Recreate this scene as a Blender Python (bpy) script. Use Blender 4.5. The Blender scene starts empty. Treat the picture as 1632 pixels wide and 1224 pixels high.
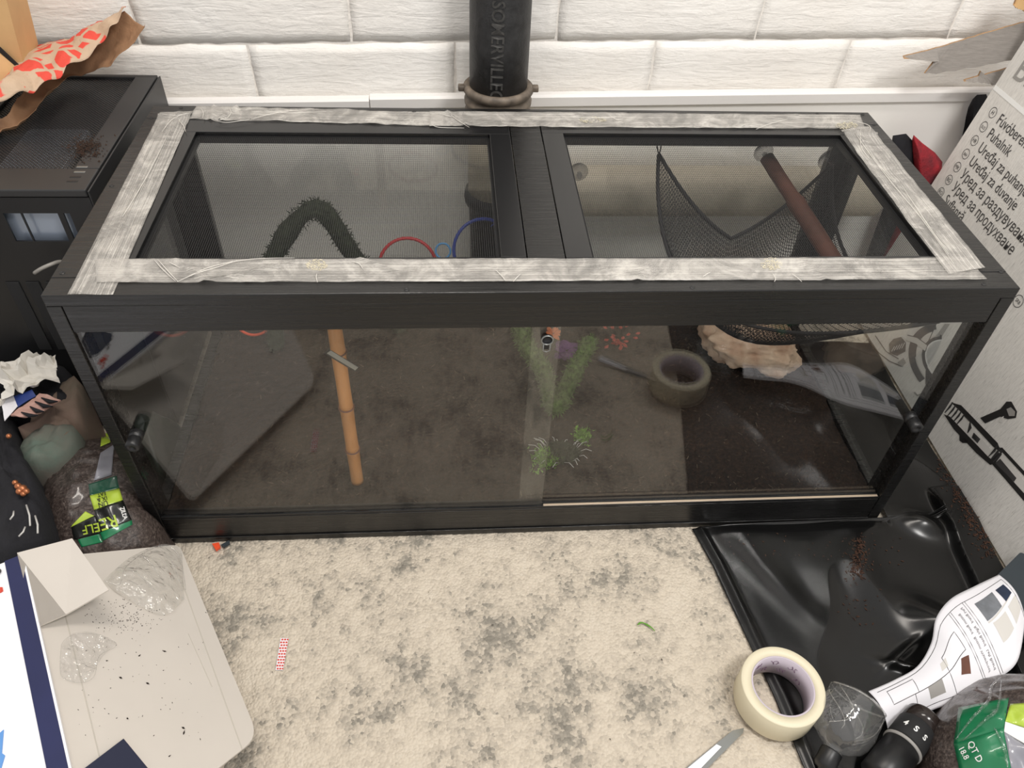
import bpy, bmesh, math, random
import numpy as np
from mathutils import Vector, Matrix, noise

random.seed(7)
rng = np.random.default_rng(7)
sc = bpy.context.scene
COL = sc.collection

# ------------------------------------------------------------------ camera, world, lights, exposure
CAM = Vector((0.4851, -0.7571, 1.0964))
CROT = (Matrix.Rotation(-0.104559, 3, 'Z') @ Matrix.Rotation(0.796233, 3, 'X') @ Matrix.Rotation(0.056512, 3, 'Z'))
FPX = 1233.14
cd = bpy.data.cameras.new('camera')
cam = bpy.data.objects.new('camera', cd)
COL.objects.link(cam)
cam.matrix_world = Matrix.Translation(CAM) @ CROT.to_4x4()
cd.sensor_fit = 'HORIZONTAL'
cd.sensor_width = 36.0
cd.lens = FPX * 36.0 / 1632.0
cd.clip_start = 0.02
sc.camera = cam

w = bpy.data.worlds.new('room_light')
sc.world = w
w.use_nodes = True
w.node_tree.nodes['Background'].inputs[0].default_value = (1.0, 0.98, 0.96, 1)
w.node_tree.nodes['Background'].inputs[1].default_value = 0.70


def area(name, loc, target, sx, sy, power, col):
    l = bpy.data.lights.new(name, 'AREA')
    l.shape = 'RECTANGLE'
    l.size, l.size_y, l.energy, l.color = sx, sy, power, col
    o = bpy.data.objects.new(name, l)
    COL.objects.link(o)
    o.location = loc
    o.rotation_euler = (Vector(target) - Vector(loc)).to_track_quat('-Z', 'Y').to_euler()
    return o


area('ceiling_lamp_right', (1.30, -0.85, 2.05), (0.8, 0.45, 0.4), 0.6, 0.35, 24, (1.0, 0.975, 0.945))
area('ceiling_lamp_left', (0.35, -0.05, 2.25), (0.35, 0.3, 0.3), 0.9, 0.25, 17, (1.0, 0.93, 0.85))

sc.view_settings.view_transform = 'Standard'
sc.view_settings.look = 'None'
sc.view_settings.gamma = 1.0
sc.view_settings.use_curve_mapping = False
sc.view_settings.exposure = 0.0


# ------------------------------------------------------------------ helpers
def ray(px, py):
    return CROT @ Vector(((px - 816) / FPX, -(py - 612) / FPX, -1.0))


def at(px, py, ax='z', v=0.0):
    """world point where the sight line of a photo pixel meets a real plane"""
    d = ray(px, py)
    k = 'xyz'.index(ax)
    return CAM + d * ((v - CAM[k]) / d[k])


def on_height(px, py, h, off=0.0, z0=0.05):
    """world point where a sight line meets a height surface z = h(x, y)"""
    z = z0
    for _ in range(14):
        p = at(px, py, 'z', z)
        z = 0.5 * z + 0.5 * (h(p.x, p.y) + off)
    return at(px, py, 'z', z)


def fbm(x, y, z=0.0, s=1.0, o=4):
    return noise.fractal(Vector((x * s, y * s, z * s)), 0.6, 2.0, o)


ORG = {}


def base_of(vs):
    a = np.array(vs, float).reshape(-1, 3)
    lo, hi = a.min(0), a.max(0)
    return Vector(((lo[0] + hi[0]) / 2, (lo[1] + hi[1]) / 2, lo[2]))


def mesh_obj(name, vs, fs, mats, parent=None, smooth=False, mi=None, uv=None):
    if not isinstance(mats, (list, tuple)):
        mats = [mats]
    org = ORG[parent.name] if parent else base_of(vs)
    a = np.array(vs, float).reshape(-1, 3) - np.array(org)
    me = bpy.data.meshes.new(name)
    me.from_pydata(a.tolist(), [], [list(f) for f in fs])
    for m in mats:
        me.materials.append(m)
    if mi is not None:
        me.polygons.foreach_set('material_index', list(mi))
    if smooth:
        me.polygons.foreach_set('use_smooth', [True] * len(me.polygons))
    if uv is not None:
        lay = me.uv_layers.new(name='UVMap')
        idx = np.zeros(len(me.loops), int)
        me.loops.foreach_get('vertex_index', idx)
        lay.data.foreach_set('uv', np.array(uv, float)[idx].ravel())
    me.update()
    o = bpy.data.objects.new(name, me)
    COL.objects.link(o)
    if parent:
        o.parent = parent
        ORG[o.name] = Vector(org)
    else:
        o.location = org
        ORG[o.name] = Vector(org)
    return o


def tag(o, label=None, cat=None, group=None, kind=None):
    if label: o['label'] = label
    if cat: o['category'] = cat
    if group: o['group'] = group
    if kind: o['kind'] = kind
    return o


def thing(name, label, cat, loc, group=None):
    o = bpy.data.objects.new(name, None)
    o.empty_display_size = 0.03
    COL.objects.link(o)
    o.location = loc
    ORG[o.name] = Vector(loc)
    return tag(o, label, cat, group)


class MB:
    def __init__(s):
        s.v, s.f, s.m = [], [], []
        s.cur = 0

    def add(s, vs, fs):
        b = len(s.v)
        s.v += [tuple(v) for v in vs]
        for f in fs:
            s.f.append([i + b for i in f])
            s.m.append(s.cur)
        return s

    def box(s, x0, x1, y0, y1, z0, z1, bev=0.0):
        if bev <= 0:
            vs = [(x, y, z) for z in (z0, z1) for y in (y0, y1) for x in (x0, x1)]
            fs = [(0, 2, 3, 1), (4, 5, 7, 6), (0, 1, 5, 4), (2, 6, 7, 3), (0, 4, 6, 2), (1, 3, 7, 5)]
            return s.add(vs, fs)
        bm = bmesh.new()
        bmesh.ops.create_cube(bm, size=1.0)
        for v in bm.verts:
            v.co = Vector(((x0 + x1) / 2 + v.co.x * (x1 - x0), (y0 + y1) / 2 + v.co.y * (y1 - y0), (z0 + z1) / 2 + v.co.z * (z1 - z0)))
        bmesh.ops.bevel(bm, geom=list(bm.edges), offset=bev, segments=2, affect='EDGES', profile=0.5)
        return s.bm(bm)

    def bm(s, bm, M=None):
        bm.verts.index_update()
        vs = [(M @ v.co if M else v.co)[:] for v in bm.verts]
        fs = [[v.index for v in f.verts] for f in bm.faces]
        bm.free()
        return s.add(vs, fs)

    def tube(s, pts, r, n=8, caps=True, closed=False):
        pts = [Vector(p) for p in pts]
        N = len(pts)
        rs = r if isinstance(r, (list, tuple)) else [r] * N
        rings = []
        prev = None
        for i, p in enumerate(pts):
            if closed:
                t = (pts[(i + 1) % N] - pts[i - 1])
            else:
                t = pts[min(i + 1, N - 1)] - pts[max(i - 1, 0)]
            t.normalize()
            if prev is None:
                a = Vector((0, 0, 1)) if abs(t.z) < 0.9 else Vector((1, 0, 0))
                u = t.cross(a).normalized()
            else:
                u = (prev - t * prev.dot(t)).normalized()
            prev = u
            vv = t.cross(u)
            rings.append([p + (u * math.cos(k * 2 * math.pi / n) + vv * math.sin(k * 2 * math.pi / n)) * rs[i] for k in range(n)])
        vs = [q for g in rings for q in g]
        fs = []
        for i in range(N if closed else N - 1):
            j = (i + 1) % N
            for k in range(n):
                k2 = (k + 1) % n
                fs.append((i * n + k, i * n + k2, j * n + k2, j * n + k))
        if caps and not closed:
            fs.append(tuple(range(n - 1, -1, -1)))
            fs.append(tuple((N - 1) * n + k for k in range(n)))
        return s.add(vs, fs)

    def lathe(s, prof, M=Matrix.Identity(4), n=32, close=False):
        """prof: (r, z) pairs about the local z axis"""
        vs, fs = [], []
        for r, z in prof:
            for k in range(n):
                a = 2 * math.pi * k / n
                vs.append(M @ Vector((r * math.cos(a), r * math.sin(a), z)))
        m = len(prof)
        for i in range(m if close else m - 1):
            j = (i + 1) % m
            for k in range(n):
                k2 = (k + 1) % n
                fs.append((i * n + k, i * n + k2, j * n + k2, j * n + k))
        if not close:
            if prof[0][0] > 1e-4: fs.append(tuple(range(n - 1, -1, -1)))
            if prof[-1][0] > 1e-4: fs.append(tuple((m - 1) * n + k for k in range(n)))
        return s.add(vs, fs)

    def prism(s, poly, d):
        """3-D polygon given thickness by vector d"""
        poly = [Vector(p) for p in poly]
        d = Vector(d)
        n = len(poly)
        vs = poly + [p + d for p in poly]
        fs = [tuple(range(n - 1, -1, -1)), tuple(range(n, 2 * n))]
        for i in range(n):
            j = (i + 1) % n
            fs.append((i, j, n + j, n + i))
        return s.add(vs, fs)

    def out(s, name, mats, parent=None, smooth=False):
        return mesh_obj(name, s.v, s.f, mats, parent, smooth, s.m if isinstance(mats, (list, tuple)) else None)


def grid(fn, nu, nv, name, mats, parent=None, smooth=True, thick=0.0, uv=False, keep=None):
    """surface fn(u, v) -> point, u and v in 0..1; a second shell makes it a solid sheet"""
    vs = [Vector(fn(i / nu, j / nv)) for j in range(nv + 1) for i in range(nu + 1)]
    uvs = [(i / nu, j / nv) for j in range(nv + 1) for i in range(nu + 1)]
    W = nu + 1
    fs = [(j * W + i, j * W + i + 1, (j + 1) * W + i + 1, (j + 1) * W + i) for j in range(nv) for i in range(nu)
          if keep is None or keep((i + .5) / nu, (j + .5) / nv)]
    o = mesh_obj(name, vs, fs, mats, parent, smooth, None, uvs if uv else None)
    if thick:
        md = o.modifiers.new('thickness', 'SOLIDIFY')
        md.thickness = thick
        md.offset = -1
    return o


def lerp(a, b, t):
    return a + (b - a) * t


def poly_interp(pts, t):
    """point at fraction t along a list of points"""
    n = len(pts) - 1
    x = min(max(t, 0), 0.99999) * n
    i = int(x)
    a, b = Vector(pts[i]), Vector(pts[i + 1])
    return a + (b - a) * (x - i)


def catmull(pts, t):
    n = len(pts) - 1
    x = min(max(t, 0), 0.99999) * n
    i = int(x)
    f = x - i
    P = [Vector(pts[max(0, min(n, k))]) for k in (i - 1, i, i + 1, i + 2)]
    return 0.5 * ((2 * P[1]) + (P[2] - P[0]) * f + (2 * P[0] - 5 * P[1] + 4 * P[2] - P[3]) * f * f + (3 * P[1] - P[0] - 3 * P[2] + P[3]) * f ** 3)


def text_mesh(s, size, extrude=0.0, bold=0.0, align='LEFT'):
    c = bpy.data.curves.new('t', 'FONT')
    c.body = s
    c.size = size
    c.extrude = extrude
    c.offset = bold
    c.align_x = align
    c.resolution_u = 3
    o = bpy.data.objects.new('t', c)
    COL.objects.link(o)
    dg = bpy.context.evaluated_depsgraph_get()
    me = bpy.data.meshes.new_from_object(o.evaluated_get(dg))
    vs = [v.co.copy() for v in me.vertices]
    fs = [tuple(p.vertices) for p in me.polygons]
    bpy.data.objects.remove(o)
    bpy.data.curves.remove(c)
    bpy.data.meshes.remove(me)
    return vs, fs


# ------------------------------------------------------------------ materials
def newmat(name):
    m = bpy.data.materials.new(name)
    m.use_nodes = True
    nt = m.node_tree
    return m, nt, nt.nodes['Principled BSDF'], nt.nodes['Material Output']


def N(nt, t, **kw):
    n = nt.nodes.new(t)
    for k, v in kw.items():
        if isinstance(k, str) and hasattr(n, k) and not k.startswith('in_'):
            setattr(n, k, v)
    return n


def coords(nt, scale=(1, 1, 1), kind='Object', rot=(0, 0, 0)):
    tc = nt.nodes.new('ShaderNodeTexCoord')
    mp = nt.nodes.new('ShaderNodeMapping')
    mp.inputs['Scale'].default_value = scale
    mp.inputs['Rotation'].default_value = rot
    nt.links.new(tc.outputs[kind], mp.inputs[0])
    return mp.outputs[0]


def noisetex(nt, vec, scale, detail=4, rough=0.55, dist=0.0):
    n = nt.nodes.new('ShaderNodeTexNoise')
    n.inputs['Scale'].default_value = scale
    n.inputs['Detail'].default_value = detail
    n.inputs['Roughness'].default_value = rough
    n.inputs['Distortion'].default_value = dist
    if vec is not None:
        nt.links.new(vec, n.inputs['Vector'])
    return n.outputs['Fac']


def ramp(nt, fac, stops):
    r = nt.nodes.new('ShaderNodeValToRGB')
    e = r.color_ramp.elements
    while len(e) < len(stops):
        e.new(0.5)
    for el, (p, c) in zip(e, stops):
        el.position = p
        el.color = (c[0], c[1], c[2], 1) if not isinstance(c, (int, float)) else (c, c, c, 1)
    nt.links.new(fac, r.inputs[0])
    return r.outputs[0]


def bump(nt, height, strength, dist, bsdf):
    b = nt.nodes.new('ShaderNodeBump')
    b.inputs['Strength'].default_value = strength
    b.inputs['Distance'].default_value = dist
    nt.links.new(height, b.inputs['Height'])
    nt.links.new(b.outputs[0], bsdf.inputs['Normal'])
    return b


def S(r, g, b):
    """sRGB 0..255 to linear"""
    return tuple(((c / 255) / 12.92 if c / 255 <= 0.04045 else ((c / 255 + 0.055) / 1.055) ** 2.4) for c in (r, g, b))


def plain(name, col, rough=0.6, metal=0.0, var=0.0, vscale=30, bmp=0.0, bscale=200, bdist=0.001, spec=0.5, vec_scale=(1, 1, 1), col2=None, coat=0.0):
    m, nt, b, _ = newmat(name)
    b.inputs['Base Color'].default_value = (*col, 1)
    b.inputs['Roughness'].default_value = rough
    b.inputs['Metallic'].default_value = metal
    b.inputs['Specular IOR Level'].default_value = spec
    b.inputs['Coat Weight'].default_value = coat
    b.inputs['Coat Roughness'].default_value = 0.08
    v = coords(nt, vec_scale)
    if var or col2:
        c2 = col2 or tuple(max(0, c * (1 - var)) for c in col)
        nt.links.new(ramp(nt, noisetex(nt, v, vscale, 5), [(0.35, c2), (0.65, col)]), b.inputs['Base Color'])
    if bmp:
        bump(nt, noisetex(nt, v, bscale, 4), bmp, bdist, b)
    return m


def thin_clear(name, f0=0.05, tint=(1, 1, 1), rough=0.0, haze=0.0, hazecol=(0.8, 0.8, 0.8), bmp=0.0, bscale=40, bdist=0.004):
    """thin clear sheet: passes light straight through and mirrors by angle"""
    m, nt, b, out = newmat(name)
    nt.nodes.remove(b)
    g = nt.nodes.new('ShaderNodeNewGeometry')
    tr = nt.nodes.new('ShaderNodeBsdfTransparent')
    tr.inputs[0].default_value = (*tint, 1)
    gl = nt.nodes.new('ShaderNodeBsdfGlossy')
    gl.inputs['Roughness'].default_value = rough
    nrm = g.outputs['Normal']
    if bmp:
        bn = nt.nodes.new('ShaderNodeBump')
        bn.inputs['Strength'].default_value = bmp
        bn.inputs['Distance'].default_value = bdist
        nt.links.new(noisetex(nt, coords(nt), bscale, 3, 0.5, 0.6), bn.inputs['Height'])
        nrm = bn.outputs[0]
        nt.links.new(nrm, gl.inputs['Normal'])
    dt = nt.nodes.new('ShaderNodeVectorMath'); dt.operation = 'DOT_PRODUCT'
    nt.links.new(nrm, dt.inputs[0]); nt.links.new(g.outputs['Incoming'], dt.inputs[1])
    ab = nt.nodes.new('ShaderNodeMath'); ab.operation = 'ABSOLUTE'
    nt.links.new(dt.outputs['Value'], ab.inputs[0])
    om = nt.nodes.new('ShaderNodeMath'); om.operation = 'SUBTRACT'; om.inputs[0].default_value = 1.0
    nt.links.new(ab.outputs[0], om.inputs[1])
    pw = nt.nodes.new('ShaderNodeMath'); pw.operation = 'POWER'; pw.inputs[1].default_value = 5.0
    nt.links.new(om.outputs[0], pw.inputs[0])
    ma = nt.nodes.new('ShaderNodeMath'); ma.operation = 'MULTIPLY_ADD'
    ma.inputs[1].default_value = 1 - f0; ma.inputs[2].default_value = f0
    nt.links.new(pw.outputs[0], ma.inputs[0])
    base = tr.outputs[0]
    if haze:
        df = nt.nodes.new('ShaderNodeBsdfDiffuse')
        df.inputs[0].default_value = (*hazecol, 1)
        mh = nt.nodes.new('ShaderNodeMixShader')
        mh.inputs[0].default_value = haze
        nt.links.new(tr.outputs[0], mh.inputs[1]); nt.links.new(df.outputs[0], mh.inputs[2])
        base = mh.outputs[0]
    mx = nt.nodes.new('ShaderNodeMixShader')
    nt.links.new(ma.outputs[0], mx.inputs[0])
    nt.links.new(base, mx.inputs[1]); nt.links.new(gl.outputs[0], mx.inputs[2])
    nt.links.new(mx.outputs[0], out.inputs[0])
    return m


def laminate(name, col):
    m, nt, b, _ = newmat(name)
    v = coords(nt, (4, 105, 105))
    f = noisetex(nt, v, 2.2, 5, 0.6, 0.3)
    nt.links.new(ramp(nt, f, [(0.3, tuple(c * 0.6 for c in col)), (0.7, col)]), b.inputs['Base Color'])
    nt.links.new(ramp(nt, f, [(0.3, 0.40), (0.7, 0.20)]), b.inputs['Roughness'])
    b.inputs['Specular IOR Level'].default_value = 0.58
    bump(nt, f, 0.8, 0.0009, b)
    return m


M = {}
M['laminate'] = laminate('black_woodgrain_laminate', (0.0085, 0.0083, 0.0083))
M['laminate_plain'] = plain('black_satin_board', (0.008, 0.008, 0.0085), 0.26, bmp=0.1, bscale=500, bdist=0.0004, spec=0.6)
M['black_plastic'] = plain('black_plastic', (0.010, 0.010, 0.011), 0.38)
M['black_matte'] = plain('black_matte', (0.012, 0.012, 0.013), 0.8)
M['black_metal'] = plain('black_painted_steel', (0.022, 0.022, 0.023), 0.42, bmp=0.15, bscale=900, bdist=0.0003, spec=0.6)
M['wire'] = plain('black_screen_wire', (0.02, 0.02, 0.021), 0.45)
M['glass'] = thin_clear('clear_glass', 0.062, (0.985, 0.992, 0.986))
M['film'] = thin_clear('clear_film', 0.09, (0.98, 0.98, 0.98), 0.06, 0.02, (0.95, 0.95, 0.95), 0.9, 50, 0.012)
M['film_milky'] = thin_clear('milky_film', 0.09, (0.97, 0.97, 0.96), 0.10, 0.14, (0.88, 0.85, 0.80), 1.0, 42, 0.012)
M['bottle'] = thin_clear('clear_bottle_plastic', 0.10, (0.97, 0.97, 0.97), 0.03, 0.045, (0.95, 0.95, 0.95), 0.55, 26, 0.012)
M['suction'] = thin_clear('clear_rubber', 0.08, (0.88, 0.88, 0.88), 0.15, 0.12, (0.6, 0.6, 0.6))
M['soil_black'] = None

# painted block wall
m, nt, b, _ = newmat('white_painted_block')
v = coords(nt, (9, 9, 60))
v2 = coords(nt)
f1 = noisetex(nt, v, 1.6, 6, 0.62, 0.8)
f2 = noisetex(nt, v2, 42, 5, 0.6)
nt.links.new(ramp(nt, noisetex(nt, v2, 3.0, 4), [(0.3, S(238, 233, 226)), (0.7, S(246, 244, 240))]), b.inputs['Base Color'])
b.inputs['Roughness'].default_value = 0.62
ad = nt.nodes.new('ShaderNodeMath'); ad.operation = 'ADD'
nt.links.new(f1, ad.inputs[0]); nt.links.new(f2, ad.inputs[1])
bump(nt, ad.outputs[0], 0.55, 0.004, b)
M['block'] = m
M['mortar'] = plain('white_painted_mortar', S(236, 231, 224), 0.7, var=0.08, vscale=20, bmp=0.7, bscale=60, bdist=0.004)
M['white_panel'] = plain('white_plastic_panel', S(244, 241, 236), 0.35, bmp=0.05, bscale=6, bdist=0.004)
M['white_strip'] = plain('white_plastic_strip', S(232, 229, 226), 0.4)

# rug
m, nt, b, _ = newmat('distressed_beige_rug')
v = coords(nt)
vo = nt.nodes.new('ShaderNodeTexVoronoi')
vo.inputs['Scale'].default_value = 235
nt.links.new(v, vo.inputs['Vector'])
tuft = vo.outputs['Position']
big = noisetex(nt, tuft, 10, 3, 0.55, 0.3)
mid = noisetex(nt, tuft, 62, 4, 0.75, 0.2)
fine = noisetex(nt, tuft, 420, 2, 0.8)


def madd(a, k, c):
    n = nt.nodes.new('ShaderNodeMath'); n.operation = 'MULTIPLY_ADD'
    n.inputs[1].default_value = k
    nt.links.new(a, n.inputs[0])
    if c is None: n.inputs[2].default_value = 0.0
    else: nt.links.new(c, n.inputs[2])
    return n.outputs[0]


mix = madd(big, 0.40, madd(mid, 0.42, madd(fine, 0.18, None)))
nt.links.new(ramp(nt, mix, [(0.36, S(132, 127, 117)), (0.425, S(150, 144, 133)), (0.47, S(188, 178, 163)), (0.53, S(205, 194, 177)), (0.68, S(214, 204, 188))]), b.inputs['Base Color'])
b.inputs['Roughness'].default_value = 0.95
b.inputs['Specular IOR Level'].default_value = 0.15
bump(nt, madd(vo.outputs['Distance'], -1.0, None), 0.7, 0.003, b)
M['rug'] = m
M['concrete'] = plain('grey_concrete', S(120, 118, 114), 0.9, var=0.2, bmp=0.3)

# coconut fibre soil
m, nt, b, _ = newmat('dark_coconut_soil')
v = coords(nt)
nt.links.new(ramp(nt, noisetex(nt, v, 160, 6, 0.75), [(0.3, (0.006, 0.003, 0.002)), (0.52, (0.022, 0.011, 0.006)), (0.72, (0.06, 0.032, 0.017))]), b.inputs['Base Color'])
b.inputs['Roughness'].default_value = 0.95
bump(nt, noisetex(nt, v, 260, 5, 0.7), 0.9, 0.004, b)
M['soil'] = m
M['chip'] = plain('pale_fibre_chip', (0.14, 0.10, 0.065), 0.8, var=0.7, vscale=30)
M['crumb'] = plain('brown_soil_crumb', (0.045, 0.020, 0.010), 0.9, var=0.6, vscale=300)
M['crumb_red'] = plain('reddish_soil_crumb', (0.085, 0.036, 0.018), 0.85, var=0.5, vscale=300)
M['crumb_dark'] = plain('dark_crumb', (0.02, 0.014, 0.010), 0.9)

# soil seen in a clear bag
m, nt, b, _ = newmat('bagged_soil')
v = coords(nt)
nt.links.new(ramp(nt, noisetex(nt, v, 230, 6, 0.8), [(0.34, (0.012, 0.008, 0.007)), (0.50, (0.055, 0.040, 0.035)), (0.66, (0.15, 0.12, 0.105)), (0.78, (0.42, 0.38, 0.35))]), b.inputs['Base Color'])
b.inputs['Roughness'].default_value = 0.45
b.inputs['Coat Weight'].default_value = 0.5
b.inputs['Coat Roughness'].default_value = 0.12
bump(nt, noisetex(nt, v, 34, 4, 0.6, 0.8), 0.6, 0.006, b)
M['bagsoil'] = m

# reinforced tape
m, nt, b, out = newmat('reinforced_packing_tape')
v = coords(nt, (1.6, 46, 1), 'UV')
fib = noisetex(nt, v, 1.0, 3, 0.8)
v2 = coords(nt, (1, 1, 1), 'Object')
cloud = noisetex(nt, v2, 17, 5, 0.7, 1.0)
sm = nt.nodes.new('ShaderNodeMath'); sm.operation = 'MULTIPLY_ADD'; sm.inputs[1].default_value = 0.55
hc = nt.nodes.new('ShaderNodeMath'); hc.operation = 'MULTIPLY'; hc.inputs[1].default_value = 0.45
nt.links.new(cloud, hc.inputs[0])
nt.links.new(fib, sm.inputs[0]); nt.links.new(hc.outputs[0], sm.inputs[2])
fac = ramp(nt, sm.outputs[0], [(0.37, 0.08), (0.50, 0.30), (0.61, 0.80)])
b.inputs['Base Color'].default_value = (*S(214, 210, 203), 1)
b.inputs['Roughness'].default_value = 0.25
b.inputs['Specular IOR Level'].default_value = 0.6
bump(nt, sm.outputs[0], 0.5, 0.0012, b)
tr = nt.nodes.new('ShaderNodeBsdfTransparent')
mx = nt.nodes.new('ShaderNodeMixShader')
nt.links.new(fac, mx.inputs[0]); nt.links.new(tr.outputs[0], mx.inputs[1]); nt.links.new(b.outputs[0], mx.inputs[2])
nt.links.new(mx.outputs[0], out.inputs[0])
M['tape'] = m
M['tape_crease'] = plain('tape_crease', S(214, 210, 203), 0.3)

M['glue'] = plain('yellowish_dried_glue', S(196, 188, 166), 0.5)
M['pipe_black'] = plain('black_cast_iron', (0.030, 0.030, 0.031), 0.5, var=0.5, vscale=60, bmp=0.5, bscale=220, bdist=0.0012, spec=0.5)
M['pipe_letter'] = plain('worn_raised_letter', (0.055, 0.053, 0.05), 0.55, var=0.5, vscale=150)
M['hub'] = plain('rusty_grey_hub', S(122, 110, 97), 0.6, var=0.55, vscale=45, bmp=0.4, bscale=120, bdist=0.001)
M['pipe_cream'] = plain('cream_painted_pipe', S(206, 196, 178), 0.5, var=0.15, vscale=12)
M['cardboard'] = plain('brown_cardboard', S(206, 168, 118), 0.75, var=0.12, vscale=14)
M['cardboard_raw'] = plain('torn_cardboard_edge', S(168, 134, 98), 0.85, var=0.3, vscale=200)
m, nt, b, _ = newmat('white_printed_corrugated')
v = coords(nt, (1, 1, 1))
f = noisetex(nt, coords(nt, (14, 14, 420)), 1.0, 4, 0.6)
g = noisetex(nt, coords(nt, (120, 620, 60)), 1.0, 3, 0.7)
nt.links.new(ramp(nt, g, [(0.22, S(120, 117, 112)), (0.36, S(205, 202, 197)), (0.6, S(224, 221, 216))]), b.inputs['Base Color'])
b.inputs['Roughness'].default_value = 0.55
bump(nt, f, 0.2, 0.001, b)
M['box_white'] = m
M['box_back'] = plain('grey_torn_print', S(146, 140, 134), 0.7, var=0.18, vscale=60, vec_scale=(1, 1, 8), bmp=0.3, bscale=80)
M['ink'] = plain('dark_grey_ink', S(62, 60, 60), 0.6)
M['ink_black'] = plain('black_ink', S(34, 32, 32), 0.6)
M['ink_grey'] = plain('mid_grey_ink', S(150, 147, 143), 0.6)
M['ink_light'] = plain('light_grey_ink', S(206, 203, 198), 0.6)
M['white_ink'] = plain('white_ink', S(236, 236, 234), 0.55)

# kraft bag with red print
m, nt, b, _ = newmat('kraft_paper_bag_print')
v = coords(nt)
vor = nt.nodes.new('ShaderNodeTexVoronoi')
vor.feature = 'DISTANCE_TO_EDGE'
vor.inputs['Scale'].default_value = 30
nt.links.new(v, vor.inputs['Vector'])
r1 = ramp(nt, vor.outputs['Distance'], [(0.085, 0.0), (0.10, 1.0)])
r2 = ramp(nt, noisetex(nt, v, 16, 2, 0.4), [(0.41, 0.0), (0.43, 1.0)])
mm = nt.nodes.new('ShaderNodeMath'); mm.operation = 'MULTIPLY'
nt.links.new(r1, mm.inputs[0]); nt.links.new(r2, mm.inputs[1])
mc = nt.nodes.new('ShaderNodeMixRGB')
mc.inputs[1].default_value = (*S(190, 165, 140), 1)
mc.inputs[2].default_value = (*S(214, 74, 60), 1)
nt.links.new(mm.outputs[0], mc.inputs[0])
nt.links.new(mc.outputs[0], b.inputs['Base Color'])
b.inputs['Roughness'].default_value = 0.75
bump(nt, noisetex(nt, v, 70, 4, 0.6, 0.5), 0.5, 0.004, b)
M['kraft_print'] = m
M['kraft'] = plain('kraft_paper_shade_darkened', S(160, 122, 90), 0.8, var=0.2, vscale=20, bmp=0.5, bscale=70, bdist=0.004)  # lower side coloured darker to paint the shade inside the bag mouth

M['carton_white'] = plain('white_card_inside', S(207, 200, 191), 0.6, var=0.04, vscale=9)
M['crease'] = plain('card_crease_shade', S(188, 182, 172), 0.6)  # greyer than the card, painting the shade along its folds
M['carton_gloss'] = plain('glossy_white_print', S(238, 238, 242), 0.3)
M['navy'] = plain('navy_print', S(34, 40, 84), 0.35, var=0.2, vscale=10)
M['navy_dark'] = plain('dark_navy_card', S(36, 40, 62), 0.6)
M['blue_print'] = plain('blue_print', S(96, 150, 214), 0.4)
M['red_print'] = plain('red_print', S(206, 70, 52), 0.4)
M['photo_dark'] = plain('dark_blue_photo_print', S(44, 58, 86), 0.4, var=0.5, vscale=25)

M['tarp'] = plain('black_vinyl_sheet', (0.004, 0.004, 0.004), 0.25, bmp=0.08, bscale=10, bdist=0.004, spec=0.50)
M['cream_tape'] = plain('cream_tape_roll', S(222, 213, 186), 0.5, bmp=0.12, bscale=300, bdist=0.0005)
M['core'] = plain('lilac_paper_core', S(196, 186, 196), 0.6)
M['core_print'] = plain('violet_core_print', S(120, 92, 118), 0.6)
M['paper'] = plain('white_paper', S(230, 229, 234), 0.6)
M['paper_grey'] = plain('grey_print', S(120, 124, 130), 0.5, var=0.3, vscale=60)
M['steel'] = plain('brushed_steel', S(150, 152, 150), 0.3, metal=0.8)
M['ridge_glint'] = plain('beige_ridge_glint', S(196, 178, 156), 0.3, metal=0.35)  # beige tint for the light caught on the track ridge

M['moss'] = plain('green_moss', S(92, 116, 58), 0.9, var=0.6, vscale=90)
M['moss_dark'] = plain('dark_green_moss', S(62, 70, 52), 0.9, var=0.5, vscale=90)
M['moss_bright'] = plain('bright_green_moss', S(112, 156, 52), 0.85, var=0.5, vscale=110)
M['rock'] = plain('pinkish_limestone', S(234, 208, 182), 0.8, col2=S(190, 152, 126), vscale=22, bmp=0.8, bscale=40, bdist=0.006)
M['bamboo'] = plain('bamboo', S(206, 142, 82), 0.4, var=0.22, vscale=8, vec_scale=(6, 6, 1))
M['bark'] = plain('reddish_brown_wood', S(110, 66, 50), 0.7, var=0.35, vscale=20, vec_scale=(1, 1, 1), bmp=0.4, bscale=90, bdist=0.002)
M['twig'] = plain('dark_twig', S(52, 40, 34), 0.8)
M['ring_red'] = plain('red_ring', S(176, 44, 48), 0.4)
M['ring_orange'] = plain('orange_ring', S(232, 84, 46), 0.4)
M['ring_blue'] = plain('blue_ring', S(44, 62, 142), 0.4)
M['ring_light'] = plain('light_blue_ring', S(84, 146, 196), 0.4)
M['net'] = plain('black_nylon_net', (0.018, 0.018, 0.02), 0.7)
M['red_cloth'] = plain('red_mesh_cloth', S(190, 30, 44), 0.7, col2=S(60, 20, 30), vscale=14, bmp=0.7, bscale=240, bdist=0.003)
M['purple'] = plain('purple_petal', S(92, 48, 100), 0.7, var=0.4, vscale=50)
M['red_leaf'] = plain('red_leaf', S(150, 54, 40), 0.7, var=0.3, vscale=60)
M['orange_leaf'] = plain('orange_leaf', S(206, 112, 62), 0.7, var=0.3, vscale=60)
M['slate'] = plain('slate_plastic', S(46, 54, 60), 0.5)
M['mint_cloth'] = plain('mint_cloth', S(84, 108, 97), 0.9, col2=S(104, 98, 90), vscale=12, bmp=0.4, bscale=300, bdist=0.001)
M['pink_cloth'] = plain('dusty_pink_cloth', S(122, 98, 88), 0.9, col2=S(104, 94, 82), vscale=12, bmp=0.4, bscale=300, bdist=0.001)
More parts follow.
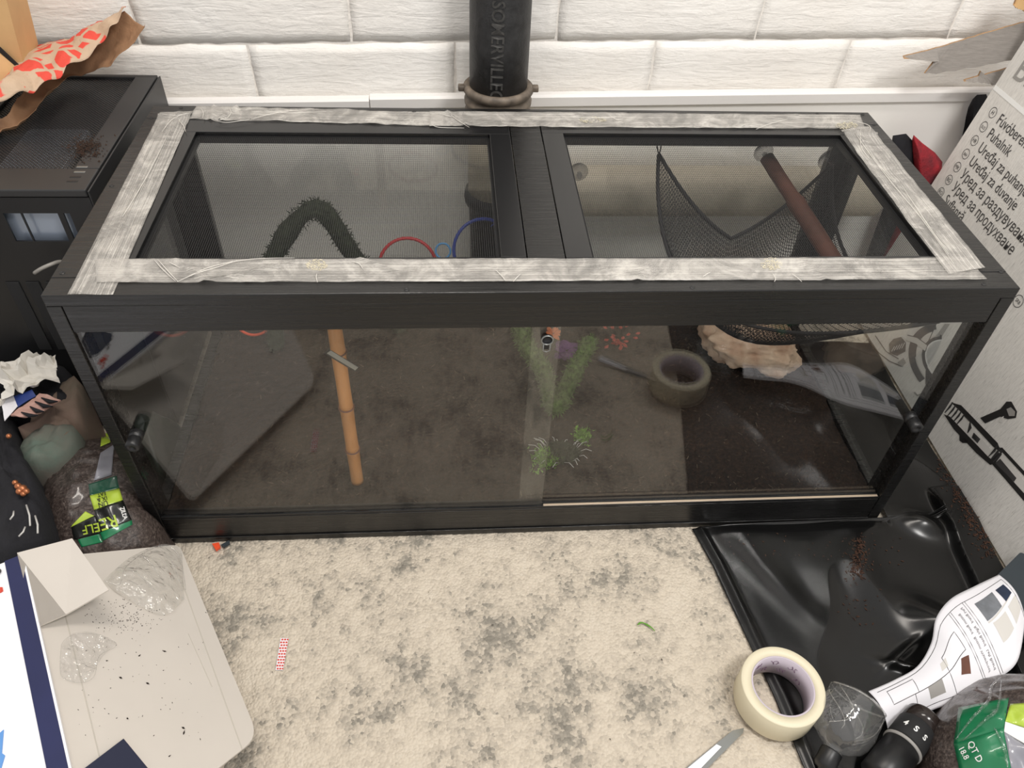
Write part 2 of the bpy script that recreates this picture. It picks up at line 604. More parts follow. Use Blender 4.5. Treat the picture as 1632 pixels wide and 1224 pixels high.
M['black_cloth'] = plain('black_cloth', (0.010, 0.010, 0.014), 0.85, var=0.4, vscale=30, bmp=0.5, bscale=120, bdist=0.003)
M['paper_crumple'] = plain('crumpled_white_paper', S(222, 218, 210), 0.7, bmp=0.3, bscale=60, bdist=0.003)
M['card_blue'] = plain('blue_card', S(40, 62, 130), 0.45)
M['pink_card'] = plain('pink_and_black_card', S(190, 150, 138), 0.5)
M['dark_green_bag'] = plain('dark_green_plastic', (0.012, 0.022, 0.016), 0.35, bmp=0.4, bscale=60, bdist=0.003)
M['copper'] = plain('copper_charm', S(176, 112, 76), 0.35, metal=0.7, bmp=0.5, bscale=160)
M['lace'] = plain('pale_lace', S(196, 194, 190), 0.7)
M['cable'] = plain('grey_cable', S(150, 146, 140), 0.5)
M['plate'] = plain('reflection_tinted_plate', S(170, 182, 200), 0.25, metal=0.5)  # pale tint carrying the bluish reflection in the case opening
M['pale_plate'] = plain('pale_blue_fan_frame', S(222, 230, 244), 0.4)
M['lab_green'] = plain('green_label', S(22, 116, 74), 0.3, coat=0.5)
M['lab_dkgreen'] = plain('dark_green_label', S(18, 70, 52), 0.3, coat=0.5)
M['lab_lime'] = plain('lime_label', S(172, 196, 66), 0.3, coat=0.5)
M['lab_black'] = plain('black_label', (0.010, 0.011, 0.010), 0.3, coat=0.5)
M['lab_grey'] = plain('grey_printed_film', S(140, 140, 148), 0.3, coat=0.5)
M['can_brown'] = plain('dark_brown_gloss', (0.022, 0.016, 0.014), 0.18)
M['leaf_green'] = plain('green_scrap', S(92, 150, 40), 0.6)

exec_parts = None

# ------------------------------------------------------------------ setting
tag(MB().box(-1.4, 2.8, -1.6, 0.72, -0.11, -0.012).out('floor', M['concrete']), kind='structure')

TILT = math.tan(math.radians(1.35))


def wz(x, z):
    return z + TILT * (x - 0.4)


# back wall: mortar bed with painted blocks proud of it
WY = 0.690
bed = MB()
bed.add([(-1.4, WY, -0.05), (2.8, WY, -0.05), (2.8, WY, 2.5), (-1.4, WY, 2.5), (-1.4, WY + .12, -0.05), (2.8, WY + .12, -0.05), (2.8, WY + .12, 2.5), (-1.4, WY + .12, 2.5)],
        [(0, 1, 2, 3), (5, 4, 7, 6), (3, 2, 6, 7), (1, 5, 6, 2), (4, 0, 3, 7), (0, 4, 5, 1)])
wall = tag(bed.out('wall_back', M['mortar']), kind='structure')
BW, BH, BJ = 0.372, 0.192, 0.004
zj0 = 0.548
for row in range(-2, 9):
    z0 = zj0 + row * BH + BJ / 2
    off = 0.311 if row % 2 == 0 else 0.497
    for k in range(-5, 7):
        x0 = off + k * BW + BJ / 2
        x1 = x0 + BW - BJ
        if x1 < -1.3 or x0 > 2.7:
            continue
        det = -1 <= row <= 1 and -0.7 < x0 < 1.9
        nx, nz = (22, 11) if det else (4, 2)
        vs, fs = [], []
        seed = row * 31 + k * 7
        for j in range(nz + 1):
            for i in range(nx + 1):
                u, t = i / nx, j / nz
                ex = min(u, 1 - u) * (x1 - x0)
                ez = min(t, 1 - t) * (BH - BJ)
                e = min(ex, ez)
                d = 0.0036 - 0.0026 * max(0, 1 - e / 0.012) ** 2
                x = lerp(x0, x1, u)
                z = lerp(z0, z0 + BH - BJ, t)
                jx = 0.003 * fbm(x, z, seed, 30, 2) if e < 1e-6 else 0
                jz = 0.003 * fbm(z, x, seed + 9, 30, 2) if e < 1e-6 else 0
                d += 0.0012 * fbm(x * 0.5, z * 2, seed, 14, 4)
                vs.append((x + jx, WY - d, wz(x, z + jz)))
        Wd = nx + 1
        for j in range(nz):
            for i in range(nx):
                fs.append((j * Wd + i, j * Wd + i + 1, (j + 1) * Wd + i + 1, (j + 1) * Wd + i))
        # returns to the mortar bed
        rim = [i for i in range(nx + 1)] + [j * Wd + nx for j in range(1, nz + 1)] + [nz * Wd + i for i in range(nx - 1, -1, -1)] + [j * Wd for j in range(nz - 1, 0, -1)]
        b0 = len(vs)
        for r in rim:
            vs.append((vs[r][0], WY + 0.002, vs[r][2]))
        for q in range(len(rim)):
            q2 = (q + 1) % len(rim)
            fs.append((rim[q2], rim[q], b0 + q, b0 + q2))
        mesh_obj('block', vs, fs, M['block'], wall, True)

# white panel along the foot of the wall and the strip that caps it
PY = 0.668
pan = MB()
pan.add([(-0.9, PY, 0.0), (2.4, PY, 0.0), (2.4, PY, wz(2.4, .452)), (-0.9, PY, wz(-0.9, .452)), (-0.9, WY - .012, 0.0), (2.4, WY - .012, 0.0), (2.4, WY - .012, wz(2.4, .452)), (-0.9, WY - .012, wz(-0.9, .452))],
        [(0, 1, 2, 3), (5, 4, 7, 6), (3, 2, 6, 7), (1, 5, 6, 2), (4, 0, 3, 7), (0, 4, 5, 1)])
panel = tag(pan.out('trim_1', M['white_panel']), kind='structure')
for px, py in ((1297, 160), (1372, 157)):
    p = at(px, py, 'y', PY)
    mb = MB()
    mb.lathe([(0.0045, 0), (0.0045, 0.001), (0.0036, 0.0026), (0.0012, 0.0034), (0.0001, 0.0034)], Matrix.Translation(p) @ Matrix.Rotation(math.pi / 2, 4, 'X'), 14)
    mb.out('screw_cap', M['white_strip'], panel, True)
strip = thing('trim_2', None, None, (0.6, PY, 0.45))
strip['kind'] = 'structure'
for x0, x1, dz in ((-0.9, 0.335, -0.003), (0.337, 2.4, 0.0)):
    s = MB()
    prof = [(PY - 0.001, 0.436), (PY - 0.009, 0.438), (PY - 0.010, 0.4555), (PY - 0.006, 0.4600), (PY + 0.006, 0.4605), (PY + 0.006, 0.436)]
    vs = [(x, y, wz(x, z + dz)) for x in (x0, x1) for y, z in prof]
    n = len(prof)
    s.add(vs, [(i, (i + 1) % n, n + (i + 1) % n, n + i) for i in range(n)] + [tuple(range(n - 1, -1, -1)), tuple(range(n, 2 * n))])
    s.out('capping_strip', M['white_strip'], strip)

# rug with a real pile surface
xs = np.arange(-0.62, 1.9801, 0.005)
ys = np.arange(-0.90, 0.6601, 0.005)
X, Y = np.meshgrid(xs, ys)
Z = rng.normal(0, 0.0009, X.shape)
row_lines = 0.0006 * np.sin(Y * 2 * math.pi / 0.0105) + 0.0004 * np.sin(X * 2 * math.pi / 0.009)
Z = Z + row_lines - 0.0018
edge = (X <= xs[0]) | (X >= xs[-1]) | (Y <= ys[0]) | (Y >= ys[-1])
Z[edge] = -0.0118
Wd = len(xs)
idx = np.arange(len(xs) * len(ys)).reshape(len(ys), len(xs))
F = np.stack([idx[:-1, :-1], idx[:-1, 1:], idx[1:, 1:], idx[1:, :-1]], -1).reshape(-1, 4)
rug = mesh_obj('area_rug', np.stack([X, Y, Z], -1).reshape(-1, 3), F.tolist(), M['rug'], None, True)
tag(rug, 'distressed beige and grey patterned rug covering the floor under everything', 'rug')

# ------------------------------------------------------------------ drain pipe
PX, PYY = 0.573, 0.603
pipe = thing('drain_pipe', 'black cast iron drain pipe with raised lettering standing against the white wall', 'pipe', (PX, PYY, 0))
T = Matrix.Translation((PX, PYY, 0))
MB().lathe([(0.0515, 0.470), (0.052, 0.6), (0.052, 1.2), (0.052, 2.4)], T, 48).out('pipe_shaft', M['pipe_black'], pipe, True)
hub = MB()
HZ = 0.026
hub.lathe([(r_, z_ + HZ) for r_, z_ in [(0.053, 0.484), (0.058, 0.486), (0.0625, 0.482), (0.0635, 0.476), (0.060, 0.470), (0.0575, 0.468), (0.0585, 0.462), (0.0610, 0.459), (0.0605, 0.452), (0.0575, 0.449), (0.0575, 0.443), (0.0595, 0.440), (0.0585, 0.434), (0.0565, 0.430), (0.052, 0.430)]], T, 48)
for sx in (-1, 1):
    hub.box(PX + sx * 0.066 - 0.006, PX + sx * 0.066 + 0.006, PYY - 0.010, PYY + 0.004, 0.474 + HZ, 0.484 + HZ, 0.002)
hub.out('hub_collar', M['hub'], pipe, True)
MB().lathe([(0.050, 0.455), (0.054, 0.450), (0.054, 0.30)], T, 40).out('hub_socket', M['pipe_cream'], pipe, True)
MB().lathe([(0.050, 0.30), (0.060, 0.298), (0.062, 0.285), (0.060, 0.275), (0.053, 0.27), (0.050, 0.2), (0.046, 0.0)], T, 40).out('lower_socket', M['pipe_black'], pipe, True)
MB().tube([(PX + 0.03, PYY, 0.296), (0.70, PYY, 0.296), (1.0, PYY, 0.296), (1.352, PYY, 0.296)], [0.045, 0.050, 0.050, 0.050], 36).out('branch_pipe', M['pipe_cream'], pipe, True)
vs, fs = text_mesh('SOMERVILLECO', 0.030, 0.0009, 0.0004)
tw = max(v.x for v in vs)
# letters run down the pipe, their tops towards +x
out_v = []
z_start = 0.668
for v in vs:
    ang = (v.y - 0.011) / 0.052 - 0.11
    r = 0.0520 + max(0, v.z + 0.0009) * 0.8 + 0.0002
    out_v.append((PX + r * math.sin(ang), PYY - r * math.cos(ang), z_start - v.x * (0.186 / tw)))
mesh_obj('raised_lettering', out_v, fs, M['pipe_letter'], pipe)

# ------------------------------------------------------------------ terrarium
W_, D_, H_ = 1.22, 0.506, 0.510
LT = 0.0165
ter = thing('terrarium', 'large black woodgrain terrarium with sliding glass front and mesh lids', 'terrarium', (W_ / 2, D_ / 2, 0))
LB = H_ - LT


def part(name, x0, x1, y0, y1, z0, z1, mat='laminate', parent=ter, bev=0.0009):
    return MB().box(x0, x1, y0, y1, z0, z1, bev).out(name, M[mat], parent)


lf = part('lid_board', 0, W_, 0, 0.036, LB, H_, bev=0.0014)
lb = part('lid_board', 0, W_, 0.460, D_, LB, H_)
ll = part('lid_board', 0, 0.051, 0.0362, 0.4598, LB, H_)
lr = part('lid_board', 1.174, W_, 0.0362, 0.4598, LB, H_)
cb = part('center_bar', 0.5835, 0.6325, 0.0362, 0.4598, LB, H_)


def mesh_lid(x0, x1, y0, y1, ox0, ox1, oy0, oy1):
    f = MB()
    f.box(x0, x1, y0, oy0, LB, H_ - 0.0006, 0.0007)
    f.box(x0, x1, oy1, y1, LB, H_ - 0.0006, 0.0007)
    f.box(x0, ox0, oy0, oy1, LB, H_ - 0.0006, 0.0007)
    f.box(ox1, x1, oy0, oy1, LB, H_ - 0.0006, 0.0007)
    fr = f.out('mesh_lid_frame', M['laminate_plain'], ter)
    zt = H_ - 0.006
    r = 0.00018
    wv, wf = [], []
    P = 0.0029
    n = int((ox1 - ox0) / P)
    for i in range(1, n):
        x = ox0 + (ox1 - ox0) * i / n
        bq = len(wv)
        wv += [(x - r, oy0, zt - r), (x + r, oy0, zt - r), (x + r, oy0, zt + r), (x - r, oy0, zt + r), (x - r, oy1, zt - r), (x + r, oy1, zt - r), (x + r, oy1, zt + r), (x - r, oy1, zt + r)]
        wf += [(bq, bq + 1, bq + 5, bq + 4), (bq + 1, bq + 2, bq + 6, bq + 5), (bq + 2, bq + 3, bq + 7, bq + 6), (bq + 3, bq, bq + 4, bq + 7)]
    n = int((oy1 - oy0) / P)
    for i in range(1, n):
        y = oy0 + (oy1 - oy0) * i / n
        bq = len(wv)
        wv += [(ox0, y - r, zt - 2 * r), (ox0, y + r, zt - 2 * r), (ox0, y + r, zt), (ox0, y - r, zt), (ox1, y - r, zt - 2 * r), (ox1, y + r, zt - 2 * r), (ox1, y + r, zt), (ox1, y - r, zt)]
        wf += [(bq, bq + 1, bq + 5, bq + 4), (bq + 1, bq + 2, bq + 6, bq + 5), (bq + 2, bq + 3, bq + 7, bq + 6), (bq + 3, bq, bq + 4, bq + 7)]
    s = mesh_obj('wire_screen', wv, wf, M['wire'], fr)
    s['kind'] = 'stuff'
    # screen clamping bead just inside the opening
    bd = MB()
    for a in ((ox0, ox1, oy0, oy0 + .004), (ox0, ox1, oy1 - .004, oy1), (ox0, ox0 + .004, oy0, oy1), (ox1 - .004, ox1, oy0, oy1)):
        bd.box(*a, LB + 0.001, zt - 0.001)
    bd.out('screen_bead', M['black_plastic'], fr)
    return fr


mesh_lid(0.0525, 0.582, 0.0375, 0.4585, 0.088, 0.549, 0.076, 0.416)
mesh_lid(0.634, 1.1725, 0.0375, 0.4585, 0.669, 1.137, 0.074, 0.421)

# screws in the lid
proto = None
for px, py in ((237, 188), (289, 171), (178, 296), (99, 435), (648, 463), (1105, 463), (1393, 199), (1372, 179), (1300, 178), (1001, 180), (1608, 433), (1568, 453), (660, 178)):
    p = at(px, py, 'z', H_)
    p.x = min(max(p.x, 0.008), W_ - 0.008); p.y = min(max(p.y, 0.007), D_ - 0.008)
    host = lf if p.y < 0.036 else lb if p.y > 0.46 else ll if p.x < 0.5 else lr
    if proto is None:
        mb = MB()
        mb.lathe([(0.0034, -0.001), (0.0034, 0.0003), (0.0026, 0.0008), (0.0012, 0.0003), (0.0001, 0.0002)], Matrix.Identity(4), 12)
        me = bpy.data.meshes.new('screw')
        me.from_pydata(mb.v, [], mb.f)
        me.materials.append(M['black_plastic'])
        proto = me
    o = bpy.data.objects.new('screw', proto)
    COL.objects.link(o)
    o.parent = host
    o.location = Vector((p.x, p.y, H_)) - ORG[host.name]

# rails, side frames, back frame, floor
part('top_rail', 0.0185, W_ - 0.0185, 0.001, 0.018, 0.452, LB)
br = part('bottom_rail', 0.0185, W_ - 0.0185, 0.001, 0.020, 0.0, 0.062)
part('plinth_lip', 0.0185, W_ - 0.0185, -0.0015, 0.0008, 0.0, 0.012, 'laminate', br, 0.0005)
tk = MB()
tk.box(0.0185, W_ - 0.0185, 0.0015, 0.0030, 0.062, 0.0665)
tk.box(0.0185, W_ - 0.0185, 0.0082, 0.0097, 0.062, 0.0665)
tk.box(0.0185, W_ - 0.0185, 0.0155, 0.0170, 0.062, 0.0675)
tk.box(0.0185, W_ - 0.0185, 0.0015, 0.0170, 0.0621, 0.0632)
track = tk.out('door_track', M['black_plastic'], ter)
part('painted_track_glint', 0.628, W_ - 0.020, 0.0032, 0.0078, 0.0633, 0.0662, 'ridge_glint', track, 0.0006)  # beige strip paints the glint on the black track ridge
for sname, x0, x1 in (('left', 0.0, 0.018), ('right', W_ - 0.018, W_)):
    f = MB()
    f.box(x0, x1, 0.0, 0.040, 0.0, LB, 0.0008)
    f.box(x0, x1, 0.462, D_, 0.0, LB, 0.0008)
    f.box(x0, x1, 0.040, 0.462, 0.452, LB, 0.0008)
    f.box(x0, x1, 0.040, 0.462, 0.0, 0.055, 0.0008)
    sp = f.out('side_panel', M['laminate'], ter)
    part('side_pane', (x0 + x1) / 2 - 0.002, (x0 + x1) / 2 + 0.002, 0.0402, 0.4618, 0.0552, 0.4518, 'glass', sp, 0)
f = MB()
f.box(0.0182, W_ - 0.0182, 0.490, D_ - 0.0005, 0.452, LB, 0.0008)
f.box(0.0182, W_ - 0.0182, 0.490, D_ - 0.0005, 0.0, 0.055, 0.0008)
f.box(0.0182, 0.050, 0.490, D_ - 0.0005, 0.055, 0.452, 0.0008)
f.box(W_ - 0.050, W_ - 0.0182, 0.490, D_ - 0.0005, 0.055, 0.452, 0.0008)
bp = f.out('back_panel', M['laminate'], ter)
part('back_pane', 0.0502, W_ - 0.0502, 0.496, 0.500, 0.0552, 0.4518, 'glass', bp, 0)
part('bottom_panel', 0.0182, W_ - 0.0182, 0.0202, 0.4898, 0.0005, 0.016, 'laminate')

# sliding doors
dl = part('glass_door', 0.0195, 0.6255, 0.0036, 0.0076, 0.0640, 0.4516, 'glass', ter, 0)
dr = part('glass_door', 0.588, W_ - 0.0195, 0.0104, 0.0144, 0.0640, 0.4516, 'glass', ter, 0)


def bumper(px, py, door, y):
    p = at(px, py, 'y', y)
    Mx = Matrix.Translation((p.x, y, p.z)) @ Matrix.Rotation(math.pi / 2, 4, 'X')
    mb = MB()
    mb.lathe([(0.0098, 0.0), (0.0098, 0.009), (0.0084, 0.010), (0.0084, 0.012), (0.0095, 0.013), (0.0095, 0.027), (0.0080, 0.0285), (0.0030, 0.0285), (0.0026, 0.026), (0.0001, 0.026)], Mx, 24)
    mb.out('door_knob', M['black_plastic'], door, True)


bumper(219, 690, dl, 0.0034)
bumper(1449, 662, dr, 0.0102)
p = at(872, 540, 'y', 0.0034)
mb = MB()
lk = Matrix.Translation((p.x, 0.0034, p.z)) @ Matrix.Rotation(math.pi / 2, 4, 'X')
mb.lathe([(0.0082, 0.0), (0.0082, 0.002), (0.0072, 0.003), (0.0062, 0.002), (0.0062, 0.0004), (0.0001, 0.0004)], lk, 24)
kh = mb.out('finger_hole', M['black_plastic'], dl, True)
mb = MB()
mb.tube([p + Vector((0.0075 * math.cos(a), -0.003, 0.0075 * math.sin(a))) for a in [i * 2 * math.pi / 24 for i in range(24)]], 0.0011, 6, closed=True)
mb.tube([p + Vector((x, -0.003, z)) for x, z in ((-0.0045, -0.006), (-0.0045, -0.018), (0.0, -0.0205), (0.0045, -0.018), (0.0045, -0.006))], 0.0009, 6)
mb.out('hole_rim', M['steel'], kh, True)
mb = MB()
mb.box(p.x - 0.0034, p.x + 0.0034, 0.0012, 0.0033, p.z - 0.017, p.z - 0.005, 0.0006)
mb.out('latch_tongue', M['black_plastic'], kh)

# silver strip with a black border, set on the left door
q = [at(px, py, 'y', 0.0090) for px, py in ((524, 556), (573, 585), (566, 592), (517, 563))]
mb = MB().prism(q, (0, -0.0010, 0))
st = mb.out('silver_strip', M['black_plastic'], dl)
q = [at(px, py, 'y', 0.0076) for px, py in ((527, 558.5), (571, 585.5), (566, 590), (521, 563))]
MB().prism([v + Vector((0, 0.0003, 0)) for v in q], (0, -0.0006, 0)).out('strip_face', M['steel'], st)

# ------------------------------------------------------------------ reinforced tape on the lid
def tape(label, a0, a1, b0, b1, z, amp=0.0012, creases=(), wav=0.0, nu=90, nv=10):
    """strip from end edge a0-a1 to end edge b0-b1 (x, y pairs)"""
    a0, a1, b0, b1 = [Vector((*p, 0)) for p in (a0, a1, b0, b1)]
    sd = random.random() * 50

    def fn(u, v):
        e0 = lerp(a0, b0, u); e1 = lerp(a1, b1, u)
        n = (e1 - e0).normalized()
        w0 = wav * fbm(u * 8, 1.5, sd, 1, 2); w1 = wav * fbm(u * 8, 7.5, sd, 1, 2)
        p = lerp(e0 + n * w0, e1 + n * w1, v)
        h = abs(fbm(p.x, p.y, sd, 18, 3)) * amp
        for cu, cv, du, dv, wd, ht in creases:
            # ridge line through (cu, cv) in direction (du, dv)
            L = math.hypot(du, dv)
            dist = abs((u - cu) * dv - (v - cv) * du) / L
            along = ((u - cu) * du + (v - cv) * dv) / L
            if abs(along) < L / 2:
                h += ht * math.exp(-(dist / wd) ** 2)
        return Vector((p.x, p.y, z + h))

    o = grid(fn, nu, nv, 'tape_strip', M['tape'], None, True, 0.0, True)
    md = o.modifiers.new('thickness', 'SOLIDIFY'); md.thickness = 0.00015; md.offset = 1
    tag(o, label, 'tape', 'reinforced tape on the lid')
    return o


t_left = tape('reinforced clear tape strip down the left side of the lid', (0.017, 0.479), (0.068, 0.485), (0.031, 0.0015), (0.083, 0.001), H_ + 0.0004, 0.0010,
     ((0.25, 0.55, 0.9, -0.05, 0.05, 0.0022), (0.03, 0.5, 0.02, 1.0, 0.010, 0.003), (0.08, 0.8, 0.07, 0.5, 0.012, 0.0025)))
t_front = tape('long reinforced clear tape strip along the front of the lid', (0.041, 0.071), (0.058, 0.023), (1.179, 0.066), (1.182, 0.017), H_ + 0.0016, 0.0014,
     ((0.10, 0.5, 0.035, 1.0, 0.004, 0.004), (0.16, 0.6, 0.10, -0.9, 0.005, 0.004), (0.30, 0.2, 0.05, 0.9, 0.004, 0.003), (0.56, 0.6, 0.03, 0.8, 0.004, 0.003), (0.60, 0.6, 0.03, -0.8, 0.004, 0.003), (0.5, 0.45, 0.9, 0.0, 0.03, 0.001), (0.80, 0.6, 0.02, 1.0, 0.004, 0.003)), 0.0015, 160)
t_back1 = tape('crinkled clear tape strip along the rear lid edge, left half', (0.069, 0.503), (0.069, 0.457), (0.475, 0.489), (0.475, 0.440), H_ + 0.0004, 0.0022,
     ((0.08, 0.5, 0.02, 1.0, 0.012, 0.004), (0.14, 0.5, 0.05, -1.0, 0.012, 0.004), (0.5, 0.4, 0.6, 0.6, 0.05, 0.003)), 0.003, 110)
t_back2 = tape('long glossy clear tape strip along the rear lid edge, right half', (0.452, 0.490), (0.452, 0.437), (1.199, 0.492), (1.188, 0.440), H_ + 0.0017, 0.0016,
     ((0.06, 0.5, 0.05, 1.0, 0.008, 0.004), (0.36, 0.5, 0.06, 0.7, 0.012, 0.003), (0.78, 0.5, 0.14, -0.8, 0.012, 0.003)), 0.002, 150)
t_right = tape('puckered clear tape strip down the right side of the lid', (1.140, 0.432), (1.198, 0.447), (1.133, 0.027), (1.191, 0.041), H_ + 0.0030, 0.0013,
     ((0.05, 0.5, 0.05, 1.0, 0.012, 0.003), (0.2, 0.35, 0.4, -0.2, 0.04, 0.003), (0.5, 0.55, 0.9, 0.05, 0.03, 0.001)), 0.002, 110)

def tape_lines(t, lines, z, r=0.00042):
    for ln in lines:
        pts = [at(px, py, 'z', z) for px, py in ln]
        n = 12
        MB().tube([catmull(pts, i / n) for i in range(n + 1)], [r * (0.4 + 0.8 * math.sin(math.pi * (i + .5) / (n + 1))) for i in range(n + 1)], 6).out('crease_ridge', M['tape_crease'], t, True)


def glue(t, px, py, rx, ry, z, n=7):
    """crusty dried glue showing under the tape"""
    mb = MB()
    for k in range(n * 26):
        a, q = random.uniform(0, 6.28), math.sqrt(random.random())
        p = at(px + rx * q * math.cos(a), py + ry * q * math.sin(a), 'z', z)
        b_ = bmesh.new()
        bmesh.ops.create_icosphere(b_, subdivisions=1, radius=random.uniform(0.0004, 0.0009))
        mb.bm(b_, Matrix.Translation(p) @ Matrix.Diagonal((1.6, 1, 0.6, 1)))
    o = mb.out('glue_residue', M['glue'], t)
    o['kind'] = 'stuff'


ZT = H_ + 0.0044
tape_lines(t_front, [[(246, 414), (258, 428), (280, 448)], [(252, 414), (266, 430), (284, 449)], [(282, 449), (312, 436), (345, 426), (378, 415)], [(300, 440), (340, 424), (400, 413), (470, 411)],
                     [(505, 436), (504, 442), (506, 450)], [(270, 418), (278, 422), (286, 426)], [(790, 430), (800, 440), (806, 448)], [(830, 436), (822, 444), (818, 449)], [(1232, 436), (1236, 444), (1234, 449)], [(1262, 436), (1270, 442), (1278, 449)],
                     [(560, 416), (572, 420), (578, 428)], [(1120, 441), (1126, 437), (1132, 434)]], ZT)
glue(t_front, 505, 422, 17, 9, ZT - 0.002)
glue(t_front, 1230, 420, 18, 10, ZT - 0.002)
tape_lines(t_left, [[(258, 210), (275, 190), (298, 180)], [(275, 198), (240, 270), (205, 330), (195, 345)], [(285, 192), (292, 200), (296, 210)], [(258, 182), (280, 184), (303, 180)]], H_ + 0.0034)
tape_lines(t_right, [[(1372, 204), (1372, 232), (1385, 252)], [(1362, 210), (1382, 240), (1420, 290), (1470, 350), (1520, 420)], [(1385, 238), (1400, 262), (1425, 290)], [(1440, 300), (1480, 360), (1512, 405)]], H_ + 0.0056)
tape_lines(t_back1, [[(320, 172), (324, 180), (323, 188)], [(366, 172), (368, 180), (362, 188)], [(362, 188), (352, 191), (345, 192)], [(400, 190), (440, 180), (500, 173)], [(340, 192), (360, 195), (380, 193), (398, 190)], [(420, 176), (460, 180), (520, 178)]], H_ + 0.0045)
tape_lines(t_back2, [[(718, 183), (730, 192), (748, 203)], [(705, 182), (712, 184), (720, 186)], [(688, 198), (700, 203), (740, 204)], [(905, 186), (960, 188), (985, 186)], [(1205, 206), (1225, 198), (1255, 190)], [(1360, 192), (1385, 200), (1386, 210)], [(972, 184), (982, 190), (992, 190)]], H_ + 0.0050)
glue(t_back2, 945, 191, 22, 5, H_ + 0.003)
glue(t_back2, 1350, 200, 18, 6, H_ + 0.003)

# ------------------------------------------------------------------ inside the terrarium
SZ = 0.050


def soil_h(x, y):
    return SZ + 0.006 * fbm(x, y, 0, 9, 3) + 0.002 * fbm(x, y, 3, 60, 2)


nx, ny = 300, 120
vs = []
for j in range(ny + 1):
    for i in range(nx + 1):
        x = lerp(0.0192, W_ - 0.0192, i / nx)
        y = lerp(0.0212, 0.489, j / ny)
        vs.append((x, y, soil_h(x, y) + random.uniform(-1, 1) * 0.0008))
Wd = nx + 1
fs = [(j * Wd + i, j * Wd + i + 1, (j + 1) * Wd + i + 1, (j + 1) * Wd + i) for j in range(ny) for i in range(nx)]
mi = [0] * len(fs)
rim = list(range(Wd)) + [j * Wd + nx for j in range(1, ny + 1)] + [ny * Wd + i for i in range(nx - 1, -1, -1)] + [j * Wd for j in range(ny - 1, 0, -1)]
b0 = len(vs)
vs += [(vs[r][0], vs[r][1], 0.0165) for r in rim]
for q in range(len(rim)):
    q2 = (q + 1) % len(rim)
    fs.append((rim[q2], rim[q], b0 + q, b0 + q2)); mi.append(0)
for _ in range(900):
    x, y = random.uniform(0.03, 1.19), random.uniform(0.025, 0.48)
    z = soil_h(x, y) + 0.0012
    a = random.uniform(0, math.pi)
    L, wdt = 0.001 + 0.005 * random.random() ** 3, random.uniform(0.0003, 0.0008)
    dx, dy = math.cos(a) * L, math.sin(a) * L
    ex, ey = -math.sin(a) * wdt, math.cos(a) * wdt
    bq = len(vs)
    vs += [(x - dx - ex, y - dy - ey, z), (x + dx - ex, y + dy - ey, z + 0.001), (x + dx + ex, y + dy + ey, z + 0.001), (x - dx + ex, y - dy + ey, z)]
    fs.append((bq, bq + 1, bq + 2, bq + 3)); mi.append(1)
so = mesh_obj('coconut_soil', vs, fs, [M['soil'], M['chip']], None, False, mi)
tag(so, 'dark brown coconut fibre soil covering the terrarium floor', 'soil', kind='stuff')


def fuzzy(name, path, r, n, mat, label, cat, blade=0.012, group=None):
    mb = MB()
    pts = [catmull(path, i / 40) for i in range(41)]
    mb.tube(pts, [r * (0.75 + 0.2 * fbm(i * 0.3, 0, 5, 1, 2)) for i in range(41)], 10)
    for _ in range(n):
        t = random.random()
        p = catmull(path, t)
        d = Vector((random.gauss(0, 1), random.gauss(0, 1), random.gauss(0, 1))).normalized()
        q = p + d * r * random.uniform(0.65, 0.9)
        e = Vector((random.gauss(0, 1), random.gauss(0, 1), random.gauss(0, 1))).normalized()
        tip = q + (d + e * 0.8).normalized() * blade * random.uniform(0.4, 1)
        sd = d.cross(e).normalized() * blade * 0.12
        mb.add([q - sd, q + sd, tip], [(0, 1, 2)])
    o = mb.out(name, mat, None, False)
    return tag(o, label, cat, group)


ap = at(503, 332, 'y', 0.40)
l1 = at(440, 402, 'y', 0.40)
r1 = at(560, 402, 'y', 0.43)
fuzzy('moss_vine', [(0.135, 0.415, 0.062), (l1.x - 0.02, 0.405, lerp(0.062, l1.z, 0.6)), l1, ap, r1, (r1.x + 0.05, 0.455, lerp(0.062, r1.z, 0.4)), (r1.x + 0.075, 0.462, 0.062)], 0.021, 2600, M['moss_dark'],
      'dark moss covered vine bent into an upside-down V under the left mesh', 'vine', 0.011, 'moss vines in the terrarium')
v1 = at(836, 545, 'z', 0.07); v2 = at(885, 648, 'z', 0.07); v3 = at(940, 545, 'z', 0.075)
fuzzy('moss_vine', [(v1.x - 0.003, 0.455, 0.072), v1, (v1.x + 0.03, (v1.y + v2.y) / 2, 0.072), v2, (lerp(v2.x, v3.x, .5), lerp(v2.y, v3.y, .5), 0.074), v3], 0.021, 3000, M['moss'],
      'light green moss vine lying in a V behind the door overlap', 'vine', 0.012, 'moss vines in the terrarium')

